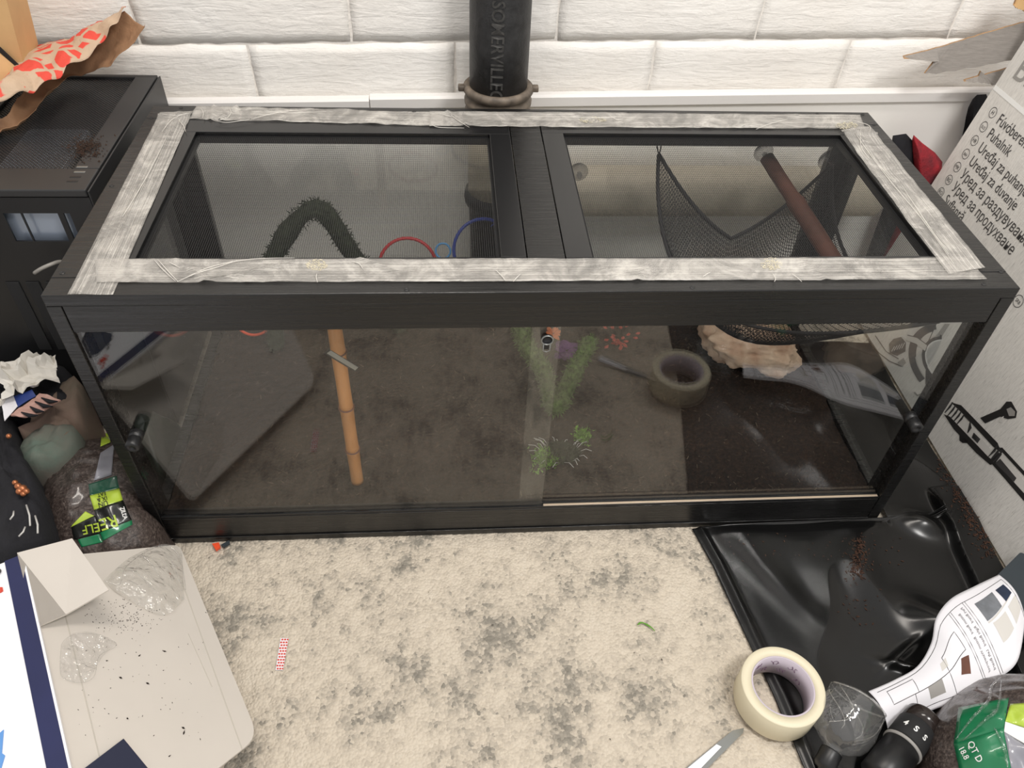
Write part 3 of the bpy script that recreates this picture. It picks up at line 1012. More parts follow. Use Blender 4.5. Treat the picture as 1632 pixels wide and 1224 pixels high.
# green clump near the front
c = at(893, 722, 'z', 0.062)
cl = thing('moss_clump', 'green moss clump with clear strands on the soil near the glass', 'moss clump', (c.x, c.y, 0.05))
mb = MB()
mb2 = MB()
for k in range(900):
    a = random.uniform(0, 2 * math.pi); rr_ = math.sqrt(random.random())
    p = c + Vector((math.cos(a) * 0.036 * rr_, math.sin(a) * 0.024 * rr_, 0.012 * (1 - rr_ * rr_) - 0.006 + random.uniform(0, 0.006)))
    d = Vector((random.gauss(0, 1), random.gauss(0, 1), abs(random.gauss(0, 1)))).normalized() * 0.009
    sd = d.cross(Vector((random.gauss(0, 1), random.gauss(0, 1), 0.3))).normalized() * 0.0018
    mb.add([p - sd, p + sd, p + d], [(0, 1, 2)])
mb.out('moss_leaves', M['moss_dark'], cl)
c2 = at(928, 694, 'z', 0.07)
for k in range(420):
    p = c2 + Vector((random.gauss(0, 0.006), random.gauss(0, 0.006), random.uniform(-0.01, 0.008)))
    d = Vector((random.gauss(0, 1), random.gauss(0, 1), abs(random.gauss(0, 1)))).normalized() * 0.007
    sd = d.cross(Vector((random.gauss(0, 1), random.gauss(0, 1), 0.3))).normalized() * 0.0018
    mb2.add([p - sd, p + sd, p + d], [(0, 1, 2)])
c3 = at(868, 730, 'z', 0.066)
for k in range(420):
    p = c3 + Vector((random.gauss(0, 0.010), random.gauss(0, 0.012), random.uniform(-0.008, 0.006)))
    d = Vector((random.gauss(0, 1), random.gauss(0, 1), abs(random.gauss(0, 1)))).normalized() * 0.008
    sd = d.cross(Vector((random.gauss(0, 1), random.gauss(0, 1), 0.3))).normalized() * 0.0018
    mb2.add([p - sd, p + sd, p + d], [(0, 1, 2)])
mb2.out('bright_tip', M['moss_bright'], cl)
mb = MB()
for k in range(22):
    a = random.uniform(0, 2 * math.pi)
    p = c + Vector((math.cos(a) * 0.035, math.sin(a) * 0.022, 0.0))
    d = Vector((math.cos(a + random.uniform(-.6, .6)), math.sin(a + random.uniform(-.6, .6)) * 0.7, 0.2)) * random.uniform(0.012, 0.028)
    mb.tube([p, p + d * 0.5 + Vector((0, 0, 0.006)), p + d], 0.0005, 4)
mb.out('clear_strand', M['lace'], cl)

# rock hide: hollow arch of limestone
rc = Vector((1.082, 0.372, 0.050))
bm = bmesh.new()
bmesh.ops.create_icosphere(bm, subdivisions=5, radius=1.0)
for v in bm.verts:
    d = v.co.copy()
    n1 = fbm(d.x, d.y, d.z, 1.3, 3) * 0.18 + fbm(d.x, d.y, d.z, 4.0, 3) * 0.07
    sx = math.copysign(abs(d.x) ** 0.75, d.x); sy = math.copysign(abs(d.y) ** 0.75, d.y); sz = math.copysign(abs(d.z) ** 0.8, d.z)
    p = Vector((sx * 0.098, sy * 0.062, sz * 0.046)) * (1 + n1)
    p.z += 0.036 + 0.010 * d.x * (-1)
    # arched opening in the front foot
    ax_ = (p.x + 0.012) / 0.040
    if p.y < 0.02 and abs(ax_) < 1:
        arch = 0.022 * math.sqrt(1 - ax_ * ax_)
        if p.z < arch:
            p.y = max(p.y, -0.004 + (arch - p.z) * 0.4)
    p.z = max(p.z, 0.0)
    v.co = p
mb = MB().bm(bm, Matrix.Translation(rc) @ Matrix.Rotation(-0.18, 4, 'Z'))
tag(mb.out('rock_hide', M['rock'], None, True), 'pinkish limestone rock hide with an arched opening on the soil', 'rock')

# bamboo pole
b0_, b1_ = Vector((0.319, 0.076, 0.052)), at(533, 520, 'y', 0.070)
b1_ = b0_ + (b1_ - b0_) * 1.22
ax_ = (b1_ - b0_)
Lb = ax_.length
Mx = Matrix.Translation(b0_) @ ax_.to_track_quat('Z', 'Y').to_matrix().to_4x4()
prof = []
nodes = [0.0, 0.085, 0.185, 0.30, 0.40, Lb]
for i in range(len(nodes) - 1):
    a, e = nodes[i], nodes[i + 1]
    prof += [(0.0108, a + 0.001), (0.0104, a + 0.008), (0.0100, (a + e) / 2), (0.0106, e - 0.006), (0.0122, e - 0.002), (0.0122, e - 0.0005), (0.0098, e)]
bo = thing('bamboo_pole', 'tan bamboo pole standing behind the left glass door', 'bamboo pole', b0_)
MB().lathe(prof, Mx, 24).out('cane', M['bamboo'], bo, True)
for z in nodes[1:-1]:
    MB().lathe([(0.0118, z - 0.0014), (0.0128, z), (0.0118, z + 0.0014)], Mx, 24).out('node_ring', M['bark'], bo, True)


def ring(name, center, R_, r, nrm, mat, label):
    nrm = Vector(nrm).normalized()
    u = nrm.cross(Vector((0, 0, 1))).normalized()
    v = nrm.cross(u)
    mb = MB().tube([center + (u * math.cos(i * 2 * math.pi / 48) + v * math.sin(i * 2 * math.pi / 48)) * R_ for i in range(48)], r, 10, closed=True)
    return tag(mb.out(name, mat, None, True), label, 'ring', 'coloured plastic rings in the terrarium')


cr = at(650, 425, 'y', 0.33)
ring('toy_ring', cr, 0.048, 0.0028, (0.05, -0.9, 0.45), M['ring_red'], 'red plastic ring hanging under the left mesh')
cbl = at(770, 398, 'y', 0.33)
ring('toy_ring', cbl, 0.051, 0.0028, (0.25, -0.85, 0.45), M['ring_blue'], 'dark blue plastic ring beside the center bar')
csm = at(706, 400, 'y', 0.325)
ring('toy_ring', csm, 0.0125, 0.0018, (-0.2, -0.8, 0.5), M['ring_light'], 'small light blue ring linking the red and dark blue rings')
co = at(405, 502, 'z', 0.095)
ring('toy_ring', co, 0.040, 0.0028, (-0.05, -0.7, 0.72), M['ring_orange'], 'orange plastic ring on the soil beside the moss vine')
cordp = [Vector((0.606, 0.33, 0.4934)), Vector((0.600, 0.33, 0.44)), cbl + Vector((0.012, 0, 0.046))]
tag(MB().tube(cordp, 0.0008, 6).out('hanging_cord', M['ring_blue']), 'thin cord hanging the blue ring from the center bar', 'cord')

# artificial flowers behind the V of moss
def leaf_cluster(name, c, n, L, wd, mat, label, cat, spread):
    mb = MB()
    for k in range(n):
        a = 2 * math.pi * k / n + random.uniform(-.3, .3)
        el = random.uniform(0.15, 0.9)
        d = Vector((math.cos(a) * math.cos(el), math.sin(a) * math.cos(el), math.sin(el)))
        sd = d.cross(Vector((0, 0, 1))).normalized()
        up = sd.cross(d)
        b_ = c + d * spread * random.random()
        vs = []
        for i, (t, ww) in enumerate(((0, .15), (.25, .8), (.55, 1), (.8, .6), (1, .05))):
            for s_ in (-1, 0, 1):
                vs.append(b_ + d * L * t + sd * wd * ww * s_ + up * (0.003 if s_ == 0 else 0) - Vector((0, 0, 0.4 * L * t * t)))
        fs = []
        for i in range(4):
            for s_ in (0, 1):
                q = i * 3 + s_
                fs.append((q, q + 1, q + 4, q + 3))
        mb.add(vs, fs)
    o = mb.out(name, mat)
    md = o.modifiers.new('thickness', 'SOLIDIFY'); md.thickness = 0.0008
    return tag(o, label, cat)


def soil_at(px, py, dz=0.0):
    p = at(px, py, 'z', SZ + dz)
    return p


leaf_cluster('artificial_flower', soil_at(902, 562, 0.02), 22, 0.024, 0.010, M['purple'], 'dark purple artificial flower beside the light green moss vine', 'flower', 0.012)
leaf_cluster('artificial_leaf_bunch', soil_at(985, 548, 0.015), 30, 0.011, 0.0040, M['red_leaf'], 'red artificial leaves on the soil beside the dark twig', 'leaves', 0.042)
leaf_cluster('artificial_leaf_bunch', soil_at(880, 535, 0.02), 16, 0.018, 0.005, M['orange_leaf'], 'orange artificial leaves behind the glass finger hole', 'leaves', 0.01)
tw = [soil_at(930, 572, 0.007), soil_at(965, 582, 0.009), soil_at(1005, 592, 0.007), soil_at(1045, 606, 0.008)]
tag(MB().tube([catmull(tw, i / 14) for i in range(15)], [0.0045 - 0.0015 * i / 14 for i in range(15)], 8).out('twig', M['twig'], None, True), 'dark brown twig lying on the soil beside the green vine', 'twig')

# net hammock with its clips and suction cups
A = at(1050, 246, 'y', 0.484)
B = at(1326, 262, 'y', 0.484)
C = at(1497, 512, 'x', 1.196)
C.y = max(C.y, 0.05)
mid_ab = at(1165, 380, 'y', 0.42)
mid_ca = at(1140, 425, 'y', 0.26)
bot = at(1375, 533, 'y', 0.22)
Sab = mid_ab - (A + B) / 2
Sca = Vector((0.93, 0.27, 0.265)) - (A + C) / 2
Sbc = Vector((1.165, 0.29, 0.34)) - (B + C) / 2


def vk(a, b_):
    return 2 * a * b_ + 0.5 * (2 * min(a, b_)) ** 1.1


def tri_pt(a, b_, c_):
    return A * a + B * b_ + C * c_ + (Sab * vk(a, b_)) + 4 * ( Sca * a * c_ + Sbc * b_ * c_) + Vector((0, 0, -2.2)) * a * b_ * c_


ham = thing('net_hammock', 'black net hammock slung across the right end of the terrarium', 'hammock', (1.1, 0.3, 0.2))
net = MB()
NN = 96
for fam in range(2):
    for i in range(1, NN):
        f = i / NN
        seg = max(3, int((1 - f) * 26))
        pts = []
        for j in range(seg + 1):
            t = (1 - f) * j / seg
            if fam == 0: pts.append(tri_pt(f, t, 1 - f - t))
            else: pts.append(tri_pt(t, f, 1 - f - t))
        net.tube(pts, 0.0007, 3, False)
no = net.out('net', M['net'], ham)
no['kind'] = 'stuff'
ed = MB()
ed.tube([tri_pt(1 - i / 30, i / 30, 0) for i in range(31)], 0.0036, 6)
ed.tube([tri_pt(1 - i / 30, 0, i / 30) for i in range(31)], 0.0036, 6)
ed.tube([tri_pt(0, 1 - i / 30, i / 30) for i in range(31)], 0.0036, 6)
ed.out('border', M['net'], ham, True)
for P_, q in ((A, Vector((-0.003, 0.006, 0.03))), (B, Vector((0.004, 0.006, 0.02))), (C, Vector((0.002, -0.006, 0.02)))):
    hk = MB()
    hk.tube([P_ + q * t + Vector((0.0035 * math.sin(t * math.pi), 0, 0)) for t in (0, .2, .4, .6, .8, 1)], 0.0013, 6)
    hk.tube([P_ + q * t - Vector((0.0035 * math.sin(t * math.pi), 0, 0)) for t in (0, .2, .4, .6, .8, 1)], 0.0013, 6)
    hk.out('clip', M['net'], ham, True)


def suction(px, py, label, r=0.021):
    p = at(px, py, 'y', 0.4955)
    Mx = Matrix.Translation(p) @ Matrix.Rotation(math.pi / 2, 4, 'X')
    sc_ = thing('suction_cup', label, 'suction cup', (p.x, p.y, p.z), 'suction cups on the back glass')
    MB().lathe([(r, 0.0), (r * 0.96, 0.0015), (r * 0.6, 0.004), (r * 0.35, 0.007), (0.001, 0.008)], Mx, 28).out('cup', M['suction'], sc_, True)
    MB().lathe([(0.0048, 0.007), (0.0048, 0.010), (0.0032, 0.011), (0.0032, 0.013), (0.0052, 0.0135), (0.0052, 0.016), (0.001, 0.017)], Mx, 16).out('knob', M['suction'], sc_, True)


suction(922, 274, 'clear suction cup beside the right mesh lid left edge', 0.018)
suction(1217, 243, 'clear suction cup behind the top of the brown stick', 0.018)
suction(1322, 255, 'clear suction cup above the hammock, rightmost')

s0 = at(1222, 252, 'y', 0.478)
s1 = at(1325, 410, 'y', 0.27)
s2 = s0 + (s1 - s0) * 1.35
path = [lerp(s0, s2, i / 20) for i in range(21)]
rads = [0.0125 if i < 7 else 0.0145 for i in range(21)]
rads[7] = 0.016
stick = tag(MB().tube(path, rads, 14).out('wooden_stick', M['bark'], None, True), 'reddish brown wooden stick leaning across the net hammock', 'stick')

# ------------------------------------------------------------------ left: computer case with things on it
CX0, CX1, CY0, CY1, CZ = -0.350, -0.028, 0.256, 0.650, 0.500
case = thing('computer_case', 'black steel computer case with a perforated top beside the terrarium', 'computer case', ((CX0 + CX1) / 2, (CY0 + CY1) / 2, 0))


def cpart(name, x0, x1, y0, y1, z0, z1, mat='black_metal', parent=case, bev=0.0012):
    return MB().box(x0, x1, y0, y1, z0, z1, bev).out(name, M[mat], parent)


cpart('side_panel', CX1 - 0.003, CX1, CY0, CY1, 0.012, CZ - 0.002)
cpart('side_panel', CX0, CX0 + 0.003, CY0, CY1, 0.012, CZ - 0.002)
tp = MB()
MX0, MX1, MY0, MY1 = CX0 + 0.10, -0.068, 0.318, 0.640
tp.box(CX0, CX1 - 0.0045, CY0, MY0, CZ - 0.012, CZ, 0.002)
tp.box(CX0, CX1 - 0.0045, MY1, CY1, CZ - 0.012, CZ, 0.002)
tp.box(CX0, MX0, MY0, MY1, CZ - 0.012, CZ, 0.001)
tp.box(MX1, CX1 - 0.0045, MY0, MY1, CZ - 0.012, CZ, 0.001)
top = tp.out('top_panel', M['black_metal'], case)
# perforated sheet: diagonal lattice
lat = MB()
zt = CZ - 0.005
P_ = 0.0060
wv, wf = [], []
mwx, mwy = MX1 - MX0, MY1 - MY0
r = 0.00075
for fam in (1, -1):
    n = int((mwx + mwy) / P_)
    for i in range(1, n):
        c0 = i * P_
        # line x + fam*y = const clipped to the opening
        if fam == 1:
            x0 = min(c0, mwx); y0 = c0 - x0
            y1 = min(c0, mwy); x1 = c0 - y1
        else:
            x0 = max(0, c0 - mwy); y0 = mwy - c0 + x0
            x1 = min(mwx, c0); y1 = mwy - c0 + x1
        if abs(x0 - x1) < 1e-4: continue
        d = Vector((x1 - x0, y1 - y0, 0)).normalized()
        s_ = Vector((-d.y, d.x, 0)) * r
        zz = zt + (0.0002 if fam == 1 else 0)
        a, e = Vector((MX0 + x0, MY0 + y0, zz)), Vector((MX0 + x1, MY0 + y1, zz))
        lat.add([a - s_, a + s_, e + s_, e - s_, a - s_ - Vector((0, 0, .0008)), a + s_ - Vector((0, 0, .0008)), e + s_ - Vector((0, 0, .0008)), e - s_ - Vector((0, 0, .0008))],
                [(0, 3, 2, 1), (4, 5, 6, 7), (0, 4, 7, 3), (1, 2, 6, 5)])
lo = lat.out('perforated_sheet', M['black_metal'], top)
lo['kind'] = 'stuff'
cpart('fan_hub', -0.185, -0.090, 0.325, 0.455, CZ - 0.022, CZ - 0.0065, 'pale_plate', case, 0.004)
cpart('fan_hub', -0.185, -0.080, 0.480, 0.600, CZ - 0.050, CZ - 0.030, 'black_plastic', case, 0.004)
for i, (px, py) in enumerate(((131, 266), (127, 274), (120, 282), (115, 289))):
    p = at(px, py, 'z', CZ)
    cpart('port_slot', p.x - 0.008, p.x + 0.008, p.y - 0.0022, p.y + 0.0022, CZ - 0.001, CZ + 0.0006, 'black_plastic' if i > 1 else 'steel', top, 0.0008)
# front face with an opening onto the inside
ff = MB()
ox0, ox1, oz0, oz1 = -0.160, -0.084, 0.414, 0.462
ff.box(CX0 + .003, CX1 - .0032, CY0, CY0 + .003, oz1, CZ - 0.0125)
ff.box(CX0 + .003, CX1 - .0032, CY0, CY0 + .003, 0.012, oz0)
ff.box(CX0 + .003, ox0, CY0, CY0 + .003, oz0, oz1)
ff.box(ox1, -0.076, CY0, CY0 + .003, oz0, oz1)
ff.box(-0.067, CX1 - .0032, CY0, CY0 + .003, oz0, oz1)
ff.box((ox0 * 2 + ox1) / 3 - .001, (ox0 * 2 + ox1) / 3 + .001, CY0, CY0 + .003, oz0, oz1)
front = ff.out('front_panel', M['black_plastic'], case)
cpart('added_bright_plate', CX0 + 0.006, CX1 - 0.006, CY0 + 0.012, CY0 + 0.014, 0.40, 0.475, 'plate', front, 0)  # pale plate added to give the opening its bluish reflected brightness
for k in range(4):
    cpart('front_slot', -0.205 + k * 0.03, -0.185 + k * 0.03, CY0 - 0.002, CY0 - 0.0002, 0.20, 0.34, 'black_matte', front, 0.0006)
cpart('base_panel', CX0 + 0.003, CX1 - 0.003, CY0 + .0032, CY1 - .003, 0.012, 0.016)
cpart('rear_panel', CX0 + 0.003, CX1 - 0.003, CY1 - .003, CY1, 0.012, CZ - 0.0125)
for sx in (CX0 + 0.025, CX1 - 0.025):
    for sy in (CY0 + 0.03, CY1 - 0.03):
        cpart('foot', sx - 0.012, sx + 0.012, sy - 0.012, sy + 0.012, 0.0, 0.012, 'black_plastic', case, 0.003)
cb_ = [at(55, 435, 'y', 0.225), at(66, 428, 'y', 0.22), at(82, 421, 'y', 0.225), at(96, 417, 'y', 0.24), at(112, 420, 'y', CY0 - 0.001)]
MB().tube([catmull(cb_, i / 16) for i in range(17)], 0.0028, 8).out('cable', M['cable'], case, True)


def crumbs(name, label, pts, size, mat, cat='crumbs'):
    mb = MB()
    for p in pts:
        s_ = size * random.uniform(0.4, 1.3)
        a = random.uniform(0, 6.28)
        u = Vector((math.cos(a), math.sin(a), random.uniform(-.3, .3))) * s_ * random.uniform(0.8, 2.0)
        v = Vector((-math.sin(a), math.cos(a), random.uniform(-.3, .3))) * s_ * 0.6
        n = Vector((0, 0, 1)) * s_ * 0.8
        mb.add([p - u, p + v, p + u, p - v, p + n], [(0, 1, 4), (1, 2, 4), (2, 3, 4), (3, 0, 4)])
    return tag(mb.out(name, mat), label, cat, kind='stuff')


pts = []
for _ in range(420):
    px, py = 138 + random.gauss(0, 14), 236 + random.gauss(0, 8)
    p = at(px, py, 'z', CZ + 0.0004)
    if p.x < CX1 - 0.008 and p.y > CY0 + 0.01:
        p.z = CZ + 0.0004 + random.random() * 0.004 * math.exp(-((px - 138) / 16) ** 2 - ((py - 236) / 9) ** 2)
        pts.append(p)
crumbs('soil_crumbs', 'small heap of brown soil crumbs on top of the computer case', pts, 0.0016, M['crumb'])

# paper bag lying open on the case
bag = thing('paper_bag', 'crumpled brown paper bag with red print lying on the computer case', 'paper bag', (-0.16, 0.5, CZ))
up_lip = [at(-40, 172, 'z', CZ + 0.055), at(20, 150, 'z', CZ + 0.06), at(70, 132, 'z', CZ + 0.06), at(108, 104, 'z', CZ + 0.065), at(150, 76, 'y', 0.575), at(178, 44, 'y', 0.59), at(198, 14, 'y', 0.61)]
lo_lip = [at(-40, 232, 'z', CZ + 0.004), at(8, 208, 'z', CZ + 0.006), at(45, 193, 'z', CZ + 0.012), at(80, 150, 'z', CZ + 0.010), at(120, 120, 'z', CZ + 0.014), at(170, 106, 'y', 0.575), at(208, 78, 'y', 0.59), at(228, 36, 'y', 0.60)]
back_ = [at(-60, 150, 'z', CZ + 0.01), at(0, 150, 'z', CZ + 0.05), at(35, 96, 'z', CZ + 0.05), at(75, 70, 'y', 0.625), at(120, 52, 'y', 0.635), at(170, 30, 'y', 0.638), at(200, 12, 'y', 0.64)]
back_ = [Vector((p.x, min(p.y, 0.645), p.z)) for p in back_]


def crump(p, sd, amp, s_=22):
    return p + Vector((fbm(p.x, p.y, sd, s_, 3), fbm(p.y, p.z, sd + 5, s_, 3) * 0.5, fbm(p.z, p.x, sd + 9, s_, 3))) * amp


def up_fn(u, v):
    a, e = catmull(back_, u), catmull(up_lip, u)
    p = lerp(a, e, v) + Vector((0, 0, 0.026 * (1 - u) * math.sin(math.pi * v)))
    return crump(p, 1, 0.007) + Vector((0, 0, 0.004 * math.sin(u * 40) * v))


def lo_fn(u, v):
    a, e = catmull(back_, u), catmull(lo_lip, u)
    k_ = min(1, max(0, (u - 0.5) / 0.4))
    a = lerp(Vector((a.x, a.y - 0.01, max(CZ + 0.006, min(a.z - 0.03, CZ + 0.10)))), a - Vector((0, 0.004, 0.003)), k_ * k_ * (3 - 2 * k_))
    p = lerp(a, e, v) - Vector((0, 0, 0.012 * math.sin(math.pi * v)))
    p = crump(p, 3, 0.006)
    p.z = max(p.z, CZ + 0.003)
    return p


grid(up_fn, 60, 22, 'printed_side', M['kraft_print'], bag, True, 0.0006)
grid(lo_fn, 60, 22, 'lower_side', M['kraft'], bag, True, 0.0006)

# tan carton standing on the case at the left
tb = thing('cardboard_box', 'tan cardboard box with a dark slot on top of the computer case', 'box', (-0.33, 0.55, CZ))
e0 = at(40, 112, 'y', 0.53); e1 = at(10, 0, 'y', 0.53)
e0.z = max(e0.z, CZ + 0.02)
dz = (e1 - e0)
c1 = at(0, 150, 'z', CZ + 0.065)
back_dir = Vector((-0.20, 0.06, 0.0))
mb = MB()
top_a = e0 + dz * 1.4
lowv = Vector((e0.x - 0.035, 0.49, CZ + 0.055))
poly = [e0, top_a, top_a + Vector((-0.22, -0.02, 0)), e0 + Vector((-0.22, -0.02, 0.03))]
mb.prism(poly, (-0.01, 0.09, 0.0))
mb.out('box_side', M['cardboard'], tb)
pl = [at(38, 116, 'y', 0.525), at(-5, 165, 'y', 0.47), at(-120, 120, 'y', 0.47), at(-5, 82, 'y', 0.515)]
MB().prism(pl, (0.0, 0.005, -0.003)).out('box_flap', M['cardboard'], tb)
sl = [at(0, 74, 'y', 0.5225), at(36, 108, 'y', 0.5225), at(38, 113, 'y', 0.5225), at(0, 86, 'y', 0.5225)]
MB().prism(sl, (0, -0.002, 0)).out('dark_slot', M['black_matte'], tb)

# ------------------------------------------------------------------ left: white printed carton in the foreground
BZ = 0.20
car = thing('white_carton', 'opened white and navy product carton with its flaps spread on the rug', 'carton', (-0.15, -0.3, 0))
dvec = Vector((0.48, -0.877, 0)).normalized()
pvec = Vector((-0.877, -0.48, 0)).normalized()
K0 = Vector((-0.086, -0.150, 0))
K0 = at(33, 885, 'z', BZ); K0.z = 0
K1 = K0 + dvec * 0.56
body = MB()
q = [K0, K1, K1 + pvec * 0.40, K0 + pvec * 0.40]
body.prism([v + Vector((0, 0, 0.001)) for v in q], (0, 0, BZ - 0.002))
bdy = body.out('carton_body', M['carton_gloss'], car)


def car_pt(a, b_, z=BZ):
    return K0 + dvec * a + pvec * b_ + Vector((0, 0, z))


MB().prism([car_pt(-0.0005, -0.0008, BZ - 0.004), car_pt(0.5605, -0.0008, BZ - 0.004), car_pt(0.5605, 0.019, BZ - 0.004), car_pt(-0.0005, 0.019, BZ - 0.004)], (0, 0, 0.0045)).out('navy_edge', M['navy'], car)


MB().prism([car_pt(-0.0005, -0.0034, BZ - 0.004), car_pt(0.5605, -0.0034, BZ - 0.004), car_pt(0.5605, -0.0009, BZ - 0.004), car_pt(-0.0005, -0.0009, BZ - 0.004)], (0, 0, 0.0045)).out('painted_edge_glare', M['carton_gloss'], car)  # thin white strip painting the bright glare along the navy edge


def car_print(name, poly_px, mat, refl=True):
    """flat print on the carton's top; px taken from the photo's view of it"""
    pts = []
    for px, py in poly_px:
        if refl:
            p = at(px, py, 'z', BZ)
            pts.append(Vector((p.x, -p.y, BZ - 0.0008)))
        else:
            p = at(px, py, 'z', BZ)
            pts.append(Vector((p.x, p.y, BZ - 0.0008)))
    MB().prism(pts, (0, 0, 0.0013)).out(name, M[mat], car)


car_print('printed_photo', [(128, 548), (134, 534), (160, 532), (176, 537), (172, 552), (152, 572), (141, 575)], 'photo_dark')
car_print('red_script', [(152, 584), (164, 574), (170, 577), (158, 587)], 'red_print')
car_print('printed_mark', [(166, 560), (171, 557), (173, 559), (168, 563)], 'ink')
car_print('printed_mark', [(172, 546), (176, 543), (178, 545), (174, 548)], 'ink')
car_print('blue_stripe', [(0, 1168), (6, 1163), (3, 1200), (8, 1204), (2, 1224), (0, 1224)], 'blue_print', False)
car_print('red_dot', [(0, 936), (4, 936), (5, 942), (0, 945)], 'red_print', False)
vs, fs = text_mesh('2', 0.026)
mesh_obj('printed_number', [(-0.118 + v.x * 0.5 + v.y * 0.8, -0.178 - v.x * 0.8 + v.y * 0.5, BZ + 0.0008) for v in vs], fs, M['ink'], car)

# large flap sloping from the hinge down to the rug
FA = Vector((0.053, -0.040, 0.046)); FB = Vector((0.212, -0.322, 0.030))
FH0 = K0 + Vector((0.002, -0.003, BZ - 0.006)); FH1 = FH0 + dvec * 0.44
FE = FB + (FB - FA).normalized() * 0.0
fn_ = (FB - FA).cross(FH0 - FA).normalized()
if fn_.z < 0: fn_ = -fn_


def flap_h(x, y):
    return FA.z - (fn_.x * (x - FA.x) + fn_.y * (y - FA.y)) / fn_.z


def rounded(pts, r, n=6):
    out = []
    m_ = len(pts)
    for i in range(m_):
        p, a, b_ = Vector(pts[i]), Vector(pts[i - 1]), Vector(pts[(i + 1) % m_])
        if r[i] == 0:
            out.append(p); continue
        u, v = (a - p).normalized() * r[i], (b_ - p).normalized() * r[i]
        for k in range(n + 1):
            t = k / n
            out.append(p + u * (1 - t) ** 2 + v * t ** 2)
    return out


edge_dir = (FB - FA).normalized()
bl = on_height(300, 1262, flap_h)
corner = [FH0, FA - edge_dir * 0.004, FB + edge_dir * 0.012, bl, bl + (FH1 - bl) * 1.0]
corner = [Vector((p.x, p.y, flap_h(p.x, p.y))) for p in corner]
MB().prism(rounded(corner, [0, 0.014, 0.026, 0, 0]), (0, 0, -0.0025)).out('large_flap', M['carton_white'], car)
for a, e in (((104, 980), (158, 1205)), ((289, 925), (386, 1195)), ((300, 1010), (338, 1095))):
    pa, pb = on_height(*a, flap_h, 0.0004), on_height(*e, flap_h, 0.0004)
    MB().tube([pa, lerp(pa, pb, .33), lerp(pa, pb, .66), pb], 0.0007 if a[0] != 300 else 0.0004, 6).out('fold_crease', M['crease'], car)
# small gusset flap folded over at the hinge corner
g0, g1, g2, g3, g4 = at(27, 881, 'z', BZ + 0.003), at(115, 858, 'z', BZ + 0.012), at(173, 940, 'z', BZ + 0.004), at(105, 979, 'z', BZ - 0.010), at(57, 1000, 'z', BZ - 0.004)
MB().prism([g0, g3, g2, g1], (0, 0, -0.0022)).add([g0, g4, g3], [(0, 1, 2)]).prism([g0, g4, g3], (0, 0, -0.0022)).out('gusset_flap', M['carton_white'], car)
q = [on_height(px, py, flap_h, 0.006) for px, py in ((110, 1243), (197, 1177), (262, 1256))]
MB().prism(q, (0, 0, -0.002)).out('dark_flap', M['navy_dark'], car)

pts = []
for _ in range(260):
    px, py = (random.gauss(200, 28), random.gauss(985, 16)) if random.random() < 0.75 else (random.uniform(120, 330), random.uniform(960, 1180))
    pts.append(on_height(px, py, flap_h, 0.0006))
crumbs('soil_crumbs', 'tiny dark soil specks scattered on the white carton flap', pts, 0.0007, M['crumb_dark'])
pts = [on_height(px, py, flap_h, 0.0006) for px, py in ((167, 1017), (170, 1053), (192, 1080), (222, 1045), (262, 1038), (271, 1130), (203, 1145), (235, 1089), (270, 1205), (260, 1037), (292, 1160), (293, 1168))]
crumbs('dark_pellets', 'a dozen dark pellets lying on the white carton flap', pts, 0.0018, M['crumb_dark'])

# ------------------------------------------------------------------ left clutter between carton and terrarium
def bag1_h(x, y):
    # plump soil bag lying between carton and terrarium
    cx, cy = -0.085, 0.030
    dx, dy = x - cx, y - cy
    a = math.radians(28)
    u = (dx * math.cos(a) + dy * math.sin(a)) / 0.088
    v = (-dx * math.sin(a) + dy * math.cos(a)) / 0.145
    d = abs(u) ** 2.6 + abs(v) ** 2.6
    return 0.004 + 0.135 * max(0, 1 - d) ** 0.42 * (1 + 0.10 * fbm(x, y, 2, 14, 3))


sb = thing('substrate_bag', 'clear bag of brown substrate with green and black label beside the carton', 'bag', (-0.085, 0.03, 0))


def bag_body(h, x0, x1, y0, y1, name, mat, parent, n=60):
    vs, fs = [], []
    for j in range(n + 1):
        for i in range(n + 1):
            x, y = lerp(x0, x1, i / n), lerp(y0, y1, j / n)
            vs.append((x, y, max(0.002, h(x, y))))
    Wq = n + 1
    for j in range(n):
        for i in range(n):
            q_ = (j * Wq + i, j * Wq + i + 1, (j + 1) * Wq + i + 1, (j + 1) * Wq + i)
            if max(vs[k][2] for k in q_) > 0.0062:
                fs.append(q_)
    used = sorted({i for f in fs for i in f})
    mp = {o_: k for k, o_ in enumerate(used)}
    vs = [vs[i] for i in used]
    fs = [tuple(mp[i] for i in f) for f in fs]
    return mesh_obj(name, vs, fs, mat, parent, True)


XR = -0.004  # bag stays left of the terrarium side
bag_body(lambda x, y: bag1_h(x, y) if x < 0.0 or y < -0.004 else 0.0, -0.24, 0.05, -0.11, 0.20, 'bag_body', M['bagsoil'], sb, 90)


def drape(name, quad, h, mat, parent, off=0.0016, n=10):
    """sheet whose corners are seen at four photo pixels, lying on height surface h"""
    a, b_, c_, d_ = [Vector((*p, 0)) for p in quad]

    def fn(u, v):
        p = lerp(lerp(a, b_, u), lerp(d_, c_, u), v)
        return on_height(p.x, p.y, h, off, 0.1)
    return grid(fn, n, n, name, mat, parent, True, 0.0004)


def drape_text(s_, size_px, origin, ang, h, mat, parent, off=0.0026, sx=1.0, name='printed_text'):
    vs, fs = text_mesh(s_, 1.0, 0, 0.01)
    c_, s2_ = math.cos(ang), math.sin(ang)
    out = []
    for v in vs:
        x, y = v.x * size_px * sx, -v.y * size_px
        px, py = origin[0] + x * c_ - y * s2_, origin[1] + x * s2_ + y * c_
        out.append(on_height(px, py, h, off, 0.1))
    return mesh_obj(name, out, fs, mat, parent)


